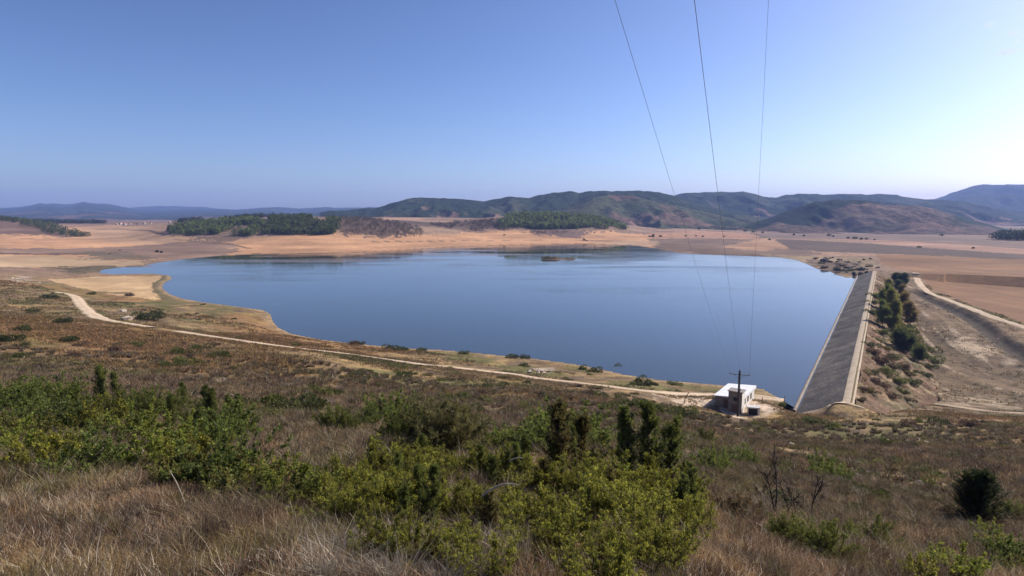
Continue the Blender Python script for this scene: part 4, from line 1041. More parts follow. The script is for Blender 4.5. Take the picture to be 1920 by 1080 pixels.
# ---- trees and bushes below the dam
R8 = random.Random(4)
for k in range(44):
    f = R8.random(); px = 1650 + 75 * f + R8.gauss(0, 14); py = 556 + 118 * f + R8.gauss(0, 9)
    scrub(0, 0, R8.uniform(2.0, 3.6), R8.choice((0, 0, 4, 4, 1)), 'bush on the overgrown slope below the dam crest', 'bushes on the slope below the dam', 0.95, hit_top(px, py), 'slope_bush')
TA = [broad_tree(400, 13, 3.6), broad_tree(401, 14, 3.2, (0.12, 0.125, 0.030), (0.24, 0.22, 0.050))]
TB = [broad_tree(410, 13, 3.4, (0.155, 0.115, 0.040), (0.27, 0.20, 0.06))]
TD = [broad_tree(420, 9, 3.8, (0.040, 0.055, 0.020), (0.080, 0.095, 0.030))]
for px, py, hp, pr, lab in [(1662, 585, 62, TA[0], 'tall green tree nearest the crest among those below the dam'), (1680, 600, 66, TA[1], 'tall green tree in the middle of the group below the dam'), (1655, 612, 60, TA[0], 'green tree in front of the group, tight by the crest road'),
                            (1674, 622, 68, TA[1], 'green tree at the foot of the dam with reddish bushes below it'), (1700, 600, 62, TB[0], 'tall brown green tree facing the ditch below the dam'), (1707, 612, 56, TB[0], 'smaller brown green tree next to the ditch side of the group'),
                            (1694, 570, 44, TB[0], 'brownish tree at the back of the group below the dam'), (1668, 552, 34, TA[0], 'small green tree behind the group near the far end of the dam'),
                            (1678, 534, 26, TD[0], 'dark tree at the far end of the dam, crest side'), (1692, 536, 28, TD[0], 'dark tree at the far end of the dam, field side'), (1685, 545, 24, TD[0], 'low dark tree in front of the pair at the far end'),
                            (1685, 655, 44, TD[0], 'dark spreading tree below the tall green trees'), (1702, 662, 40, TD[0], 'dark tree overhanging the slope towards the valley'), (1722, 678, 34, TD[0], 'lowest dark tree of the row running into the valley')]:
    x, y, z = hit_top(px, py)
    hh = hp * y / F
    put(pr, x, y, z, 0.95 * hh / (13.0 if pr is not TD[0] else 9.0), None, None, lab, 'tree', 'trees below the dam')
for px, py, w_, k in [(1640, 665, 2.6, 3), (1632, 650, 2.2, 1), (1648, 680, 2.8, 3), (1660, 700, 2.6, 0), (1640, 700, 2.2, 1), (1690, 690, 2.4, 3), (1680, 715, 2.4, 0), (1710, 720, 2.2, 1), (1655, 725, 2.0, 3), (1690, 735, 2.0, 0), (1740, 690, 2.2, 1), (1735, 705, 1.8, 1),
                      (1630, 735, 1.8, 2), (1625, 700, 1.6, 2), (1670, 745, 1.8, 3), (1650, 640, 2.0, 0), (1720, 700, 1.7, 0), (1612, 752, 1.3, 5), (1660, 655, 2.2, 2), (1700, 750, 1.6, 5), (1668, 672, 2.4, 1), (1700, 700, 2.2, 2), (1615, 730, 1.2, 3), (1640, 715, 1.9, 3), (1672, 690, 2.2, 5), (1655, 600, 3.0, 0), (1690, 625, 3.4, 4), (1668, 632, 3.2, 0), (1700, 635, 3.2, 2), (1650, 625, 2.6, 0), (1712, 630, 2.6, 5), (1662, 570, 2.8, 0), (1705, 580, 2.6, 2), (1690, 640, 3.4, 1), (1715, 655, 2.8, 1), (1735, 672, 2.4, 0), (1678, 645, 3.0, 0)]:
    scrub(0, 0, w_, k, 'bush on the overgrown slope below the dam crest', 'bushes on the slope below the dam', 0.9, hit_top(px, py), 'slope_bush')
# ================================================================== dry grass and heath of the hillside
def blades(name, x, y, nb, hmean, wid, colf, seed, lean=0.5, mat=None, rad=0.22):
    R = np.random.RandomState(seed)
    n = len(x); X = np.repeat(x, nb); Y = np.repeat(y, nb)
    a = R.uniform(0, 6.283, n * nb); q = R.uniform(0, 1, n * nb) ** 0.6 * rad
    X = X + np.cos(a) * q; Y = Y + np.sin(a) * q
    Z = top(X, Y) - 0.02
    tone = np.repeat(R.uniform(0.7, 1.3, n), nb)
    h = hmean(X, Y) * R.uniform(0.45, 1.3, n * nb) * np.repeat(R.uniform(0.7, 1.25, n), nb)
    b = a + R.normal(size=n * nb) * 0.7; le = lean * np.repeat(R.choice((0.6, 0.9, 1.7), n), nb) * R.uniform(0.2, 1.3, n * nb) * h
    dx, dy = np.cos(b) * le, np.sin(b) * le
    c = R.uniform(0, 6.283, n * nb); w = wid(X, Y) * R.uniform(0.6, 1.3, n * nb) * 0.5
    sx, sy = np.cos(c) * w, np.sin(c) * w
    base = np.stack([X, Y, Z], 1); S = np.stack([sx, sy, 0 * sx], 1)
    kx, ky = R.normal(size=(2, n * nb)) * h * 0.16
    mid = base + np.stack([dx * 0.35 + kx, dy * 0.35 + ky, h * 0.6], 1); tip = base + np.stack([dx, dy, h], 1)
    v = np.stack([base - S, base + S, mid + S * 0.75, mid - S * 0.75, tip], 1).reshape(-1, 3)
    k = np.arange(n * nb)[:, None] * 5
    cc = colf(X, Y, R) * tone[:, None] * R.uniform(0.7, 1.35, (n * nb, 1))
    me = np_mesh(name, v, quads=k + np.array([0, 1, 2, 3]), tris=k + np.array([3, 2, 4]), mats=[mat])
    cv = np.repeat(cc, 5, 0)
    set_col(me, 'albedo', np.clip(cv, 0.004, 1))
    return tag(link(name, me), kind='stuff')
GRASS = vcol_mat('dry_stalk', 0.85, 0.0, 0.15, 0.30)
def grass_cols(X, Y, R):
    n = len(X)
    a = fbm(X / 2.6, Y / 2.6, 3, 3); b = fbm(X / 5.5, Y / 5.5, 11, 3); d = fbm(X / 1.1, Y / 1.1, 6, 2)
    far = sstep(14, 40, np.hypot(X, Y))
    c = np.tile(np.array([0.325, 0.218, 0.130]), (n, 1))
    c = lerp(c, (0.44, 0.305, 0.155), sstep(0.48, 0.64, a) * 0.7)
    c = lerp(c, (0.11, 0.074, 0.055), sstep(0.48, 0.58, d) * 0.85)
    c = lerp(c, (0.23, 0.205, 0.058), sstep(0.51, 0.64, b) * 0.75)
    c = lerp(c, (0.58, 0.50, 0.39), (R.rand(n) < 0.14) * (1 - 0.6 * far))
    c = lerp(c, (0.20, 0.105, 0.050), (R.rand(n) < 0.10) * 1.0)
    return c * (1 - 0.30 * far[:, None] * np.array([1.0, 0.95, 0.9]))
RFW = hits(RF); VALW = hits(VAL); TFW = hits([(88, 523), (180, 518), (300, 517), (304, 519), (290, 529), (285, 539), (291, 549), (300, 560), (289, 562), (215, 553), (150, 540), (112, 531)])
def scatter(y0, y1, dens, umin, umax, seed, keep=None):
    R = np.random.RandomState(seed)
    A = 0.5 * (y1 ** 2 - y0 ** 2) * (umax - umin); n = int(A * dens)
    y = np.sqrt(R.uniform(y0 ** 2, y1 ** 2, n)); x = y * R.uniform(umin, umax, n)
    ok = np.ones(n, bool)
    for t in TRACKS: ok &= pdist(t, x, y) > 3.0
    ok &= ~((y > 120) & inside(LAKE, x, y))
    ok &= np.hypot(x - HX, y - HY) > 8
    m = (y > 110)
    ok &= ~(m & (pdist(LAKE, x, y, True) < 2))
    s, t_ = dam_st(x, y); ok &= ~((s > -2.2) & (t_ > -3) & (y > 100))
    ok &= ~((y > 100) & inside(RFW, x, y)) & ~((y > 100) & inside(TFW, x, y)) & (pdist(DITCH, x, y) > 4)
    ok &= ~((y > 100) & inside(VALW, x, y) & (NR.rand(len(x)) < 0.8))
    if keep is not None: ok &= keep(x, y)
    return x[ok], y[ok]
def cushion_cols(X, Y, R):
    n = len(X); pal = np.array([(0.20, 0.138, 0.098), (0.11, 0.078, 0.056), (0.28, 0.205, 0.135), (0.14, 0.130, 0.045), (0.34, 0.285, 0.21), (0.080, 0.060, 0.044), (0.22, 0.130, 0.072), (0.105, 0.105, 0.036)])
    k = (vnoise(X / 0.75, Y / 0.75, 3) * 60).astype(int) % len(pal)
    return pal[k]
x, y = scatter(4.5, 34, 2.1, -1.1, 1.2, 31)
blades('heath_cushions', x, y, 110, lambda X, Y: 0.30 + 0.18 * vnoise(X / 3, Y / 3, 2), lambda X, Y: 0.0045 + 0.0005 * Y, cushion_cols, 32, 0.95, GRASS, 0.10)
x, y = scatter(30, 105, 0.26, -0.95, 0.95, 33)
blades('heath_cushions', x, y, 70, lambda X, Y: 0.34 + 0.30 * vnoise(X / 5, Y / 5, 2), lambda X, Y: 0.012 + 0.0007 * Y, lambda X, Y, R: cushion_cols(X / 3, Y / 3, R) * 0.85, 34, 1.0, GRASS, 0.28)
R5 = np.random.RandomState(77)
q_ = hits(np.stack([R5.uniform(560, 1010, 40), R5.uniform(1010, 1120, 40)], 1))
blades('pale_dead_twigs', q_[:, 0], q_[:, 1], 120, lambda X, Y: 0.30 + 0 * X, lambda X, Y: 0.009 + 0 * X, lambda X, Y, R: np.tile(np.array([0.31, 0.265, 0.205]), (len(X), 1)), 41, 1.1, GRASS, 0.08)
q_ = hits(np.stack([R5.uniform(330, 560, 26), R5.uniform(945, 1040, 26)], 1))
blades('dark_heather', q_[:, 0], q_[:, 1], 260, lambda X, Y: 0.42 + 0 * X, lambda X, Y: 0.008 + 0 * X, lambda X, Y, R: lerp(np.tile(np.array([0.14, 0.095, 0.065]), (len(X), 1)), (0.30, 0.24, 0.14), (R.rand(len(X)) < 0.3) * 1.0), 42, 1.0, GRASS, 0.12)
hm1 = lambda X, Y: 0.10 + 0.36 * fbm(X / 1.3, Y / 1.3, 8, 3) ** 1.4
gaps = lambda x, y: fbm(x / 0.9, y / 0.9, 12, 3) + 0.22 * NR.rand(len(x)) > 0.46
x, y = scatter(3.6, 13, 100, -1.2, 1.3, 1, gaps)
blades('dry_grass', x, y, 15, hm1, lambda X, Y: 0.0055 + 0.0004 * Y, grass_cols, 2, 0.55, GRASS)
x, y = scatter(13, 30, 34, -1.05, 1.12, 3)
blades('dry_grass', x, y, 11, hm1, lambda X, Y: 0.0045 + 0.00055 * Y, grass_cols, 4, 0.6, GRASS, 0.26)
clump = lambda x, y: fbm(x / 6.0, y / 6.0, 9, 3) + 0.15 * NR.rand(len(x)) > 0.47
x, y = scatter(30, 75, 7.5, -0.95, 0.95, 5, clump)
blades('heath_tufts', x, y, 9, lambda X, Y: 0.25 + 0.25 * fbm(X / 5, Y / 5, 8, 2), lambda X, Y: 0.012 + 0.0006 * Y, grass_cols, 6, 0.8, GRASS, 0.42)
def far_cols(X, Y, R):
    n = len(X); a = fbm(X / 13, Y / 13, 1, 4); b = fbm(X / 9, Y / 9, 6, 4)
    c = np.tile(np.array([0.26, 0.180, 0.086]), (n, 1))
    c = lerp(c, (0.120, 0.110, 0.040), sstep(0.48, 0.6, b) * 0.9)
    c = lerp(c, (0.26, 0.14, 0.06), sstep(0.52, 0.66, fbm(X / 60, Y / 60, 7, 4)) * 0.6)
    c = lerp(c, (0.14, 0.10, 0.07), (R.rand(n) < 0.3) * 1.0)
    return c
patch = lambda x, y: fbm(x / 17, y / 17, 9, 3) + 0.25 * NR.rand(len(x)) > 0.58
x, y = scatter(75, 190, 2.0, -0.92, 0.92, 7, patch)
blades('heath_tufts', x, y, 8, lambda X, Y: 0.22 + 0.35 * vnoise(X / 7, Y / 7, 8), lambda X, Y: 0.04 + 0.0006 * Y, far_cols, 8, 0.9, GRASS, 0.6)
x, y = scatter(190, 430, 0.42, -0.92, 0.98, 17, patch)
blades('heath_tufts', x, y, 8, lambda X, Y: 0.3 + 0.45 * vnoise(X / 9, Y / 9, 8), lambda X, Y: 0.06 + 0.0006 * Y, far_cols, 18, 0.9, GRASS, 0.9)

# ================================================================== woods too far off to count
def wood(name, pixpoly, n, hmin, hmax, c0, tip, seed, kind='pine', rows=False, rad=1.0, thin=0.46):
    R = np.random.RandomState(seed); poly = np.array([((px - 960) / F * 0.9935 * Y, Y) for px, Y in pixpoly])
    lo, hi = poly.min(0), poly.max(0); pts = []
    xs, ys = [], []
    while len(xs) < n:
        x = R.uniform(lo[0], hi[0], 4000); y = R.uniform(lo[1], hi[1], 4000)
        if rows:
            y = np.round(y / 9) * 9 + R.normal(size=4000) * 0.8
        ok = inside(poly, x + 25 * (fbm(x / 45, y / 45, 3, 3) - 0.5), y + 45 * (fbm(x / 45, y / 45, 8, 3) - 0.5)) & (fbm(x / 38, y / 40, 5, 3) + 0.2 * R.rand(4000) > thin); xs += list(x[ok]); ys += list(y[ok])
    xs = np.array(xs[:n]); ys = np.array(ys[:n])
    zs = height(xs, ys); hgt = R.uniform(hmin, hmax, n)
    m = 34
    f = R.rand(n, m); a = R.uniform(0, 6.283, (n, m))
    if kind == 'pine': rr_ = (0.26 * hgt[:, None]) * (1.05 - f) * R.uniform(0.5, 1.0, (n, m)) * rad
    else: rr_ = (0.42 * hgt[:, None]) * np.sqrt(np.clip(1 - (2 * f - 1) ** 2, 0, 1)) * R.uniform(0.5, 1.0, (n, m)) * rad
    Pn = np.stack([xs[:, None] + np.cos(a) * rr_, ys[:, None] + np.sin(a) * rr_, zs[:, None] + hgt[:, None] * (0.08 + 0.90 * f)], -1).reshape(-1, 3)
    D = np.stack([np.cos(a), np.sin(a), 0.4 + 0 * a], -1).reshape(-1, 3) + R.normal(size=(n * m, 3)) * 0.5
    tone = np.repeat(R.uniform(0.5, 1.6, n), m)[:, None]; w = R.rand(n * m, 1)
    cc = (np.array(c0) * (1 - w) + np.array(tip) * w) * tone
    L = np.repeat(hgt, m) * 0.26
    return tag(link(name, leaf_mesh(name, Pn, D, L, L * 0.6, cc, NEEDLE, R)), kind='stuff')
PG, PT = (0.066, 0.090, 0.026), (0.145, 0.170, 0.045)
wood('pine_wood', [(312, 1040), (330, 985), (400, 950), (470, 925), (483, 940), (489, 1010), (484, 1100), (400, 1090), (330, 1080)], 1600, 3.5, 10, PG, PT, 1)
wood('pine_wood', [(494, 935), (560, 922), (626, 930), (631, 980), (642, 1060), (560, 1110), (500, 1100), (497, 1010)], 1800, 3.5, 10, PG, PT, 2)
wood('tree_belt', [(330, 1240), (400, 1230), (470, 1220), (510, 1225), (510, 1250), (400, 1255), (330, 1265)], 170, 5, 10, (0.026, 0.034, 0.018), (0.045, 0.052, 0.024), 3, 'broad')
wood('pine_wood', [(-320, 1150), (0, 1215), (55, 1140), (90, 1080), (112, 1055), (150, 1050), (152, 1120), (105, 1230), (60, 1330), (0, 1420), (-320, 1500)], 2800, 4, 9, (0.062, 0.078, 0.024), (0.13, 0.145, 0.04), 4, thin=0.36)
wood('tree_belt', [(60, 1700), (200, 1720), (200, 1760), (60, 1750)], 260, 7, 12, (0.030, 0.038, 0.018), (0.055, 0.06, 0.026), 5, 'broad')
wood('pine_wood', [(932, 1180), (1000, 1165), (1060, 1170), (1120, 1180), (1178, 1230), (1160, 1330), (1080, 1360), (1000, 1350), (945, 1330)], 2400, 4, 12, PG, PT, 6)
wood('scrub_wood', [(640, 930), (700, 925), (790, 965), (800, 1100), (700, 1200), (640, 1150)], 480, 2.5, 6, (0.080, 0.060, 0.038), (0.13, 0.10, 0.06), 7, 'broad')
wood('scrub_wood', [(800, 1180), (860, 1120), (930, 1150), (1000, 1130), (1080, 1120), (1000, 1100), (940, 1290), (860, 1300)], 420, 2.5, 6, (0.085, 0.062, 0.046), (0.14, 0.10, 0.066), 8, 'broad')
wood('scrub_wood', [(1200, 1750), (1330, 1700), (1440, 1720), (1440, 1950), (1330, 2000), (1200, 1950)], 700, 5, 11, (0.046, 0.054, 0.030), (0.08, 0.086, 0.042), 9, 'broad')
wood('dark_wood', [(1866, 930), (1925, 910), (2200, 900), (2200, 1040), (1925, 1040), (1872, 1000)], 520, 9, 14, (0.026, 0.034, 0.018), (0.05, 0.06, 0.026), 10, 'broad')
# ================================================================== pump house, pole, wires, posts
white_m = simple_mat('white_render', (0.80, 0.77, 0.71), 0.85, 0.10, 1.6, 0.1, (0.60, 0.55, 0.47))
roof_m = simple_mat('white_roof_sheet', (0.80, 0.80, 0.80), 0.6, 0.08, 0.9, 0.1, (0.66, 0.66, 0.68))
grey_m = simple_mat('grey_shade_plaster', (0.24, 0.21, 0.19), 0.9, 0.25, 1.3, 0.1, (0.15, 0.13, 0.12))  # grey with the shade of front and tower put in; also fascia and sills
dark_m = simple_mat('dark_opening', (0.020, 0.018, 0.018), 0.7, 0.2)
rust_m = simple_mat('brown_door_paint', (0.13, 0.075, 0.050), 0.7, 0.25, 4.0)
wood_m = simple_mat('pole_wood', (0.060, 0.050, 0.045), 0.9, 0.3, 5.0, 0.3)
metal_m = simple_mat('galvanised_steel', (0.22, 0.22, 0.23), 0.5, 0.15, 6.0, 0.0, None, 0.5, 0.7)
ceram_m = simple_mat('insulator_glaze', (0.16, 0.10, 0.075), 0.25, 0.1, 3.0)
PHI = -math.radians(35)
bx, by, bz = hit(1389, 771, False)
bz = float(HZ) - 0.1
house = empty('pump_house', (bx, by, bz), PHI)
tag(house, 'small white flat roofed building with a taller tower block in painted grey shade by the lake', 'building')
# local: x to the viewer's right and forward, y away along the long wall
w = MB(); w.box(-5.7, 0.0, 0.6, 11.5, -0.6, 2.5); walls = w.build('wall', white_m, house)
w = MB(); w.box(-5.69, -2.31, 0.56, 0.597, -0.6, 2.49); w.build('front_wall_shade', grey_m, house)  # thin grey sheet that paints the shade of the front onto the white wall
r = MB(); r.prism([(-6.1, 2.503), (-6.1, 2.60), (0.30, 3.12), (0.30, 2.503)], 0.25, 11.9); roof = r.build('roof', roof_m, house)
r = MB(); r.box(-6.1, 0.30, 0.18, 0.247, 2.45, 2.59); r.build('fascia', grey_m, roof)
t = MB(); t.box(-2.3, 0.55, -1.75, 0.597, -0.6, 4.7); tower = t.build('tower', grey_m, house)  # body coloured grey to carry the shade of its front
t = MB(); t.box(0.553, 0.575, -1.74, 0.59, -0.6, 4.69); t.build('painted_lit_side', white_m, tower)  # white sheet painting the sunlit side of the tower
t = MB(); t.box(-2.5, 0.75, -1.95, 0.80, 4.703, 4.86); t.build('tower_roof', simple_mat('tower_slab', (0.25, 0.22, 0.20), 0.9, 0.2), tower)
t = MB(); t.box(-1.25, -0.35, -1.785, -1.753, 2.7, 3.5); t.build('window', dark_m, tower)
t = MB(); t.box(-1.5, -0.4, -1.785, -1.753, -0.1, 2.0); t.build('door', rust_m, tower)
for k, y0 in enumerate((2.6, 5.2, 7.8)):
    t = MB(); t.box(0.003, 0.035, y0, y0 + 1.1, 1.0, 2.1); wn = t.build('window', dark_m, house)
    t = MB(); t.box(0.003, 0.10, y0 - 0.1, y0 + 1.2, 0.88, 0.997); t.build('sill', grey_m, wn)
t = MB(); t.box(-3.9, -2.8, 0.52, 0.557, 0.0, 2.05); t.build('door', rust_m, house)
house.scale = (0.93, 0.93, 0.93)
# low grey block beside it
cx_, cy_, cz_ = hit(1413, 776, False)
hut = empty('valve_hut', (cx_, cy_, cz_), -0.25)
tag(hut, 'low concrete hut with a dark open front beside the white building', 'hut')
t = MB(); t.box(-1.15, 0.75, -0.6, 0.9, -0.5, 1.35); t.build('wall', simple_mat('hut_concrete', (0.45, 0.42, 0.38), 0.9, 0.2), hut)
t = MB(); t.box(-1.3, 1.1, -0.75, 1.05, 1.353, 1.52); t.build('roof', simple_mat('hut_slab', (0.52, 0.50, 0.49), 0.9, 0.15), hut)
t = MB(); t.box(-1.0, 0.6, -0.635, -0.603, -0.3, 1.2); t.build('opening', dark_m, hut)
t = MB(); t.box(0.753, 1.05, -0.6, 0.9, -0.5, 1.33); t.build('side_slab', white_m, hut)

# utility pole
px_, py_ = bx - 0.75, by - 3.3
px_ = (1383 - 960) / F * (py_ * 0.9928 + 0.1203 * (EYE - bz)); pz_ = float(height(px_, py_)[0])
def up_from(x, y, py):       # height seen at image row py above ground point x, y
    return EYE - y * float(drop(py))
ptop = up_from(px_, py_, 695)
arm_z = up_from(px_, py_, 702.5)
pole = empty('utility_pole', (px_, py_, pz_)); tag(pole, 'dark wooden utility pole with one crossarm in front of the white building', 'utility pole')
t = MB(); t.tube([(0, 0, -0.6), (0, 0, ptop - pz_)], [0.24, 0.19], 10); t.build('post', wood_m, pole)
az = arm_z - pz_
# direction of the line up the hill
Q = ray(1302, 0); Q = Q / Q[1] * 14.2
DIR = np.array([Q[0] - px_, Q[1] - py_]); DIR = DIR / np.linalg.norm(DIR)
E = np.array([-DIR[1], DIR[0]]); E = E if E[0] > 0 else -E
HA = 1.75
ar = MB(); ar.tube([(-E[0] * 1.95, -E[1] * 1.95, az), (E[0] * 1.95, E[1] * 1.95, az)], 0.085, 6)
arm = ar.build('crossarm', metal_m, pole)
ar = MB(); ar.tube([(-E[0] * 1.1, -E[1] * 1.1, az - 0.03), (0, 0, az - 0.9)], 0.03, 5); ar.tube([(E[0] * 1.1, E[1] * 1.1, az - 0.03), (0, 0, az - 0.9)], 0.03, 5)
ar.build('brace', metal_m, arm)
offs = (-HA, 0.0, HA); hz = (az + 0.05, ptop - pz_, az + 0.05)
for o_, z_ in zip(offs, hz):
    t = MB(); t.tube([(E[0] * o_, E[1] * o_, z_), (E[0] * o_, E[1] * o_, z_ + 0.12), (E[0] * o_, E[1] * o_, z_ + 0.13), (E[0] * o_, E[1] * o_, z_ + 0.22), (E[0] * o_, E[1] * o_, z_ + 0.30)], [0.03, 0.03, 0.075, 0.085, 0.04], 8)
    t.build('insulator', ceram_m, pole)
t = MB(); t.box(-0.16, 0.16, -0.45, -0.2, az - 3.2, az - 2.7); t.build('switch_box', simple_mat('box_paint', (0.10, 0.10, 0.10), 0.6, 0.2), pole)
cable_m = simple_mat('cable_metal', (0.10, 0.10, 0.105), 0.5, 0.1, 30.0, 0, None, 0.4)
for i, (o_, z_, tx, lab) in enumerate(zip(offs, hz, (1153, 1302, 1441), ('overhead power cable fixed to the dam-far end of the crossarm', 'overhead power cable in the middle, fixed to the pole top', 'overhead power cable fixed to the dam-near end of the crossarm'))):
    a = np.array([px_ + E[0] * o_, py_ + E[1] * o_, pz_ + z_ + 0.26])
    d = ray(tx, 0)
    # point on that line of sight where the wire keeps its spacing
    base = np.array([px_, py_]) + E * o_
    M = np.array([[d[0], -DIR[0]], [d[1], -DIR[1]]]); k, s_ = np.linalg.solve(M, base)
    b = np.array([d[0] * k, d[1] * k, EYE + d[2] * k])
    Lab = b - a; pts = []
    for q in np.linspace(0, 1.30, 44):
        sag = -1.1 * q * (1 - q) if q <= 1 else 1.1 * q * (q - 1)
        pts.append(a + Lab * q + np.array([0, 0, sag]))
    t = MB(); t.tube(pts, (0.0055, 0.0072, 0.0140)[i], 6); o = t.build('power_cable', cable_m)
    tag(o, lab, 'power cable', 'power cables over the lake')

# posts along the track
post_m = simple_mat('post_wood', (0.12, 0.095, 0.075), 0.9, 0.3, 6.0)
for px, pb, pt, lean, lab in [(1282, 756, 734, 0.45, 'leaning wooden post at the wide part of the track'), (1429, 757, 745, 0.0, 'thick wooden post at the track just past the white building'), (1470, 761, 751, 0.05, 'thin post halfway between the building and the dam'), (1505, 764, 757, 0.0, 'short post nearest the dam end')]:
    x, y, z = hit(px, pb); h_ = (pb - pt) * y / F
    t = MB(); t.tube([(0, 0, -0.3), (lean * 0.5 * h_ * 0.5, 0, h_ * 0.5), (lean * h_, 0, h_)], [0.09, 0.085, 0.075], 7)
    o = t.build('fence_post', post_m); o.location = (x, y, z)
    tag(o, lab, 'post', 'wooden posts along the track')

# ================================================================== stones
def boulder_mesh(seed, mat):
    R = np.random.RandomState(seed); bm = bmesh.new(); bmesh.ops.create_icosphere(bm, subdivisions=3, radius=1)
    cuts = [(unit(R.normal(size=3)), R.uniform(0.45, 0.85)) for _ in range(11)]
    for v in bm.verts:
        p = np.array(v.co)
        for n_, d_ in cuts:
            e = p @ n_ - d_
            if e > 0: p = p - n_ * e * 0.92
        p = p * np.array([1.15, 0.95, 0.75]) * (1 + 0.05 * R.normal()); v.co = p
    me = bpy.data.meshes.new('boulder'); bm.to_mesh(me); bm.free(); me.materials.append(mat); return me
dark_rock = simple_mat('dark_rock', (0.105, 0.080, 0.066), 0.95, 0.35, 1.2, 0.6)
pale_rock = simple_mat('limestone', (0.44, 0.365, 0.29), 0.9, 0.2, 2.0, 0.5)
BD = [boulder_mesh(i, dark_rock) for i in range(4)]; BP = [boulder_mesh(10 + i, pale_rock) for i in range(4)]
def rock(me, x, y, z, s, label, group):
    o = link('boulder', me); o.location = (x, y, z + s * 0.15); o.scale = (s, s * rnd.uniform(.7, 1.1), s * rnd.uniform(.6, 1.0)); o.rotation_euler = (rnd.uniform(-.3, .3), rnd.uniform(-.3, .3), rnd.uniform(0, 6.28))
    tag(o, label, 'rock', group); return o
RB = random.Random(5)
cnt = 0
while cnt < 60:
    f = RB.random(); px = 1525 + 105 * f + RB.gauss(0, 9); py = 482 + 36 * f + RB.gauss(0, 7)
    x, y, z = hit(px, py)
    if z < 0.1 or not 380 < y < 640: continue
    rock(RB.choice(BD), x, y, z, RB.choice((0.6, 0.9, 1.3, 2.2, 3.0)) * RB.uniform(.7, 1.2), 'dark boulder dumped on the bank beyond the far end of the dam', 'dark boulders on the bank beyond the dam'); cnt += 1
for (cx2, cy2, rx, ry, n_, s0, s1, lab, grp) in [(1705, 825, 32, 8, 34, .12, .42, 'pale stone in the white heap beside the round dark bush', 'stones of the white heap on the slope'),
        (1618, 884, 34, 10, 22, .10, .30, 'pale stone lying in the bare patch behind the broad green bush', 'pale stones of the bare patch'),
        (1738, 912, 22, 8, 10, .10, .26, 'pale stone at the foot of the lone dark bush', 'pale stones by the lone bush'),
        (1010, 697, 30, 4, 14, .3, .8, 'pale rock on the bare shore above the water', 'pale rocks on the bare shore'),
        (35, 525, 35, 9, 14, .4, 1.1, 'pale rock outcrop behind the tan field corner', 'pale rocks behind the tan field'),
        (1855, 655, 45, 24, 9, .25, .6, 'pale stone on the washed out valley floor', 'pale stones on the valley floor')]:
    for k in range(n_):
        px = cx2 + RB.gauss(0, rx * 0.5); py = cy2 + RB.gauss(0, ry * 0.5); x, y, z = hit(px, py)
        rock(RB.choice(BP), x, y, z, RB.uniform(s0, s1), lab, grp)
for px, py, s_, lab in [(238, 600, 2.2, 'large pale rock beside the dark bush below the tan field'), (232, 584, 1.5, 'pale rock just above the large one below the tan field'), (282, 918, .17, 'single white stone at the edge of the dry heath under the leafy shrubs'), (1484, 836, .5, 'upright pale stone on the slope before the dam')]:
    x, y, z = hit(px, py); rock(BP[1], x, y, z, s_, lab, 'single pale stones')

for k in range(34):
    f = RB.random(); px = 1530 + 110 * f + RB.gauss(0, 10); py = 481 + 36 * f + RB.gauss(0, 7); x, y, z = hit(px, py)
    if z > 0.1 and 380 < y < 640: scrub(0, 0, RB.uniform(1.4, 3.2), RB.choice((3, 5, 5, 1)), 'brown bush among the dark boulders beyond the dam', 'bushes on the bank beyond the dam', 0.8, (x, y, z), 'bank_bush')
# ================================================================== islet in the lake
ic = at_z(1048, 486, 0)
isl = empty('islet', (ic[0], ic[1], 0)); tag(isl, 'small low islet with dry reeds and a bush in the lake', 'islet')
n1, n2 = 48, 12; vv = []; ff = []
for j in range(n2):
    f = j / (n2 - 1)
    for i in range(n1):
        a = 6.2832 * i / n1; rr2 = (1 - f) * (0.8 + 0.4 * float(vnoise(math.cos(a) * 2 + 5, math.sin(a) * 2 + 5, 2)))
        vv.append((math.cos(a) * 22 * rr2, math.sin(a) * 7 * rr2, -0.5 + 1.3 * f ** 0.7 + 0.3 * float(vnoise(math.cos(a) * 3 * rr2 + 3, math.sin(a) * 3 * rr2 + 7, 4))))
for j in range(n2 - 1):
    for i in range(n1):
        ff.append((j * n1 + i, j * n1 + (i + 1) % n1, (j + 1) * n1 + (i + 1) % n1, (j + 1) * n1 + i))
me = bpy.data.meshes.new('mound'); me.from_pydata(vv, [], ff); me.materials.append(simple_mat('islet_soil', (0.20, 0.14, 0.09), 0.95, 0.3, 0.3)); link('mound', me, isl)
R = np.random.RandomState(9); n = 700
q = R.uniform(-1, 1, n); Pn = np.stack([q * 17, R.normal(size=n) * 3.0, 0.3 + 0 * q], 1)
link('reeds', leaf_mesh('reeds', Pn, np.stack([R.normal(size=n) * .25, R.normal(size=n) * .25, 1 + 0 * q], 1), R.uniform(0.6, 1.0, n) * (2.6 * np.clip(0.25 + 1.1 * vnoise(q * 4 + 3, q * 0, 2), 0.2, 1.2) * (1 - 0.35 * q)), 0.3, mixcols((0.24, 0.165, 0.09), n, R), LEAF, R), isl)
x0, y0 = float(ic[0]), float(ic[1])
for dx, s_, lab in ((-14, 3.0, 'dark green bush on the end of the islet'), (-8, 2.4, 'second green bush on the islet, lower than the other'), (9, 1.4, 'low brownish bush on the islet')):
    o = link('islet_bush', SCRUB[1 if dx < 0 else 5]); o.location = (x0 + dx, y0, 0.5); o.scale = (s_, s_ * .8, s_); tag(o, lab, 'bush', 'bushes on the islet')

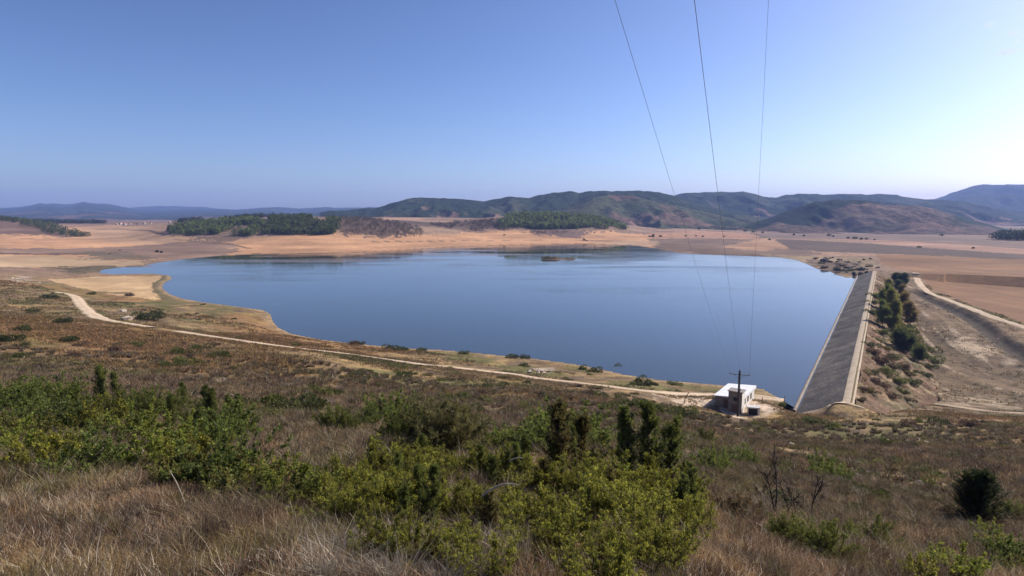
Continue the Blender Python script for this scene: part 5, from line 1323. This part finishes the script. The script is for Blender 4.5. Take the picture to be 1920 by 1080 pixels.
# ================================================================== far trees, houses, dead wood
FT = [scrub_mesh(330 + i, (0.060, 0.066, 0.030), (0.11, 0.112, 0.045), 500, 1.1, 0.3, 0.16, None, 5) for i in range(3)]
far = [(1310, 430, 9), (1335, 428, 8), (1362, 430, 10), (1378, 432, 8), (1398, 434, 11), (1412, 436, 9), (1430, 437, 8), (1445, 434, 9), (1488, 441, 8), (1507, 443, 7), (1555, 442, 9), (1562, 444, 8), (1590, 447, 10), (1602, 448, 11), (1615, 449, 11), (1625, 449, 9), (1640, 450, 7), (1765, 442, 9), (1722, 464, 8),
       (1726, 464, 7), (1824, 466, 8), (1285, 443, 6), (1305, 443, 6), (1318, 444, 6), (1358, 444, 6), (1442, 450, 8), (1225, 444, 13), (1238, 444, 10), (1218, 444, 8), (945, 441, 6), (1115, 437, 5), (1145, 434, 5), (1095, 451, 9), (1100, 452, 7), (295, 473, 12), (302, 474, 9), (225, 470, 6), (205, 476, 5), (1688, 372, 0), (1560, 432, 9), (1500, 436, 9),
       (1620, 488, 7), (1632, 486, 8), (1612, 492, 6), (1300, 424, 8), (1270, 426, 8), (1345, 424, 9), (620, 420, 7), (690, 414, 6), (780, 424, 6), (1020, 436, 5)]
for px, py, s_ in far:
    if not s_: continue
    x, y, z = hit(px, py)
    if y > 4000: continue
    k = y / 1500
    o = link('field_tree', FT[rnd.randint(0, 2)]); sc_ = s_ * 0.42 * max(0.45, min(k, 1.4)); o.location = (x, y, z - 0.2); o.scale = (sc_, sc_, sc_ * rnd.uniform(0.9, 1.4)); o.rotation_euler = (0, 0, rnd.uniform(0, 6.28))
    tag(o, 'small dark tree dotted over the far plain beyond the lake', 'tree', 'dark trees dotted over the far plain')
hw = simple_mat('far_wall', (0.42, 0.37, 0.32), 0.9, 0.15, 0.3); hr = simple_mat('far_tiles', (0.36, 0.20, 0.14), 0.9, 0.2, 0.4)
def wp(px, Y): return ((px - 960) / F * 0.9935 * Y, Y)
hs = [(218, 1620), (226, 1640), (233, 1600), (243, 1650), (256, 1610), (262, 1640), (270, 1600), (282, 1620), (318, 1420), (1335, 2000), (1343, 2050), (1328, 2080), (508, 1560)]
proto = None
for px, Yd in hs:
    x, y = wp(px, Yd); z = float(height(x, y)[0])
    if proto is None:
        proto = empty('village_house', (0, 0, 0)); w_ = MB(); w_.box(-6, 6, -4, 4, -1, 5); w_.build('wall', hw, proto)
        w_ = MB(); w_.prism([(-6.6, 5.003), (6.6, 5.003), (0, 8)], -4.4, 4.4); w_.build('roof', hr, proto); o = proto
        first = True
    else: o = copy_tree(proto)
    o.location = (x, y, z); o.rotation_euler = (0, 0, rnd.uniform(0, 3.1)); s_ = rnd.uniform(0.4, 0.8); o.scale = (s_, s_, s_)
    tag(o, 'tiny pale house with a tiled roof among the far fields', 'house', 'pale houses far beyond the lake')
for px, py, sd, L_, lab in [(905, 1035, 3, 0.55, 'pale curved dead branch lying across the thicket'), (955, 935, 4, 0.3, 'short pale arched branch above a dark hollow in the thicket'), (350, 960, 5, 0.9, 'straw coloured dry stalk standing in the heath')]:
    x, y, z = hit(px, py); R = np.random.RandomState(sd)
    c = curve((0, 0, 0.45 if sd < 5 else 0), (0.8, -0.1, 0.9) if sd < 5 else (-.2, 0, 1), L_, 9, R, -0.9 if sd < 5 else -.1, 0.06)
    t = MB(); t.tube(c, np.linspace(0.014, 0.006, len(c)), 6); o = t.build('dead_branch', DEADW); o.location = (x, y, z + (0.35 if sd < 5 else 0)); tag(o, lab, 'branch')

# ================================================================== wisps of cloud
cm, nt, bs = new_mat('cloud_vapour')
for n in list(nt.nodes):
    if n.type == 'BSDF_PRINCIPLED': nt.nodes.remove(n)
tc = nt.nodes.new('ShaderNodeTexCoord'); cn = noise_node(nt, 2.2, 5, 0.65, tc.outputs['Object'])
ln = nt.nodes.new('ShaderNodeVectorMath'); ln.operation = 'LENGTH'; nt.links.new(tc.outputs['Object'], ln.inputs[0])
mr = nt.nodes.new('ShaderNodeMapRange'); mr.inputs['From Min'].default_value = 1.0; mr.inputs['From Max'].default_value = 0.2; mr.inputs['To Max'].default_value = 0.55
nt.links.new(ln.outputs['Value'], mr.inputs['Value'])
ad = nt.nodes.new('ShaderNodeMath'); ad.operation = 'ADD'; nt.links.new(cn.outputs['Fac'], ad.inputs[0]); nt.links.new(mr.outputs['Result'], ad.inputs[1])
m2 = nt.nodes.new('ShaderNodeMapRange'); m2.inputs['From Min'].default_value = 0.72; m2.inputs['From Max'].default_value = 1.1; m2.inputs['To Max'].default_value = 0.006
nt.links.new(ad.outputs[0], m2.inputs['Value'])
pv = nt.nodes.new('ShaderNodeVolumePrincipled'); pv.inputs['Anisotropy'].default_value = 0.5
nt.links.new(m2.outputs['Result'], pv.inputs['Density']); nt.links.new(pv.outputs[0], nt.nodes['Material Output'].inputs['Volume'])
bm = bmesh.new(); bmesh.ops.create_icosphere(bm, subdivisions=3, radius=1); cme = bpy.data.meshes.new('cloud'); bm.to_mesh(cme); bm.free(); cme.materials.append(cm)
for px, py, w_, h_, lab in [(1856, 46, 11, 4, 'faint wisp of cloud, the highest of the four in the pale sky'), (1900, 62, 14, 5, 'small bright cloud wisp just below the highest one'), (1908, 78, 9, 3, 'tiniest cloud wisp between the two brightest ones'), (1888, 96, 26, 7, 'largest wisp of cloud, lowest of the four in the pale sky')]:
    d = ray(px, py); d = d / np.linalg.norm(d); D_ = 9000.0
    o = link('cloud', cme); o.location = tuple(d * D_ + np.array([0, 0, EYE])); o.scale = (w_ * D_ / F, 160, h_ * D_ / F); o.rotation_euler = (0, 0, -math.atan2(d[0], d[1]))
    tag(o, lab, 'cloud', 'cloud wisps')
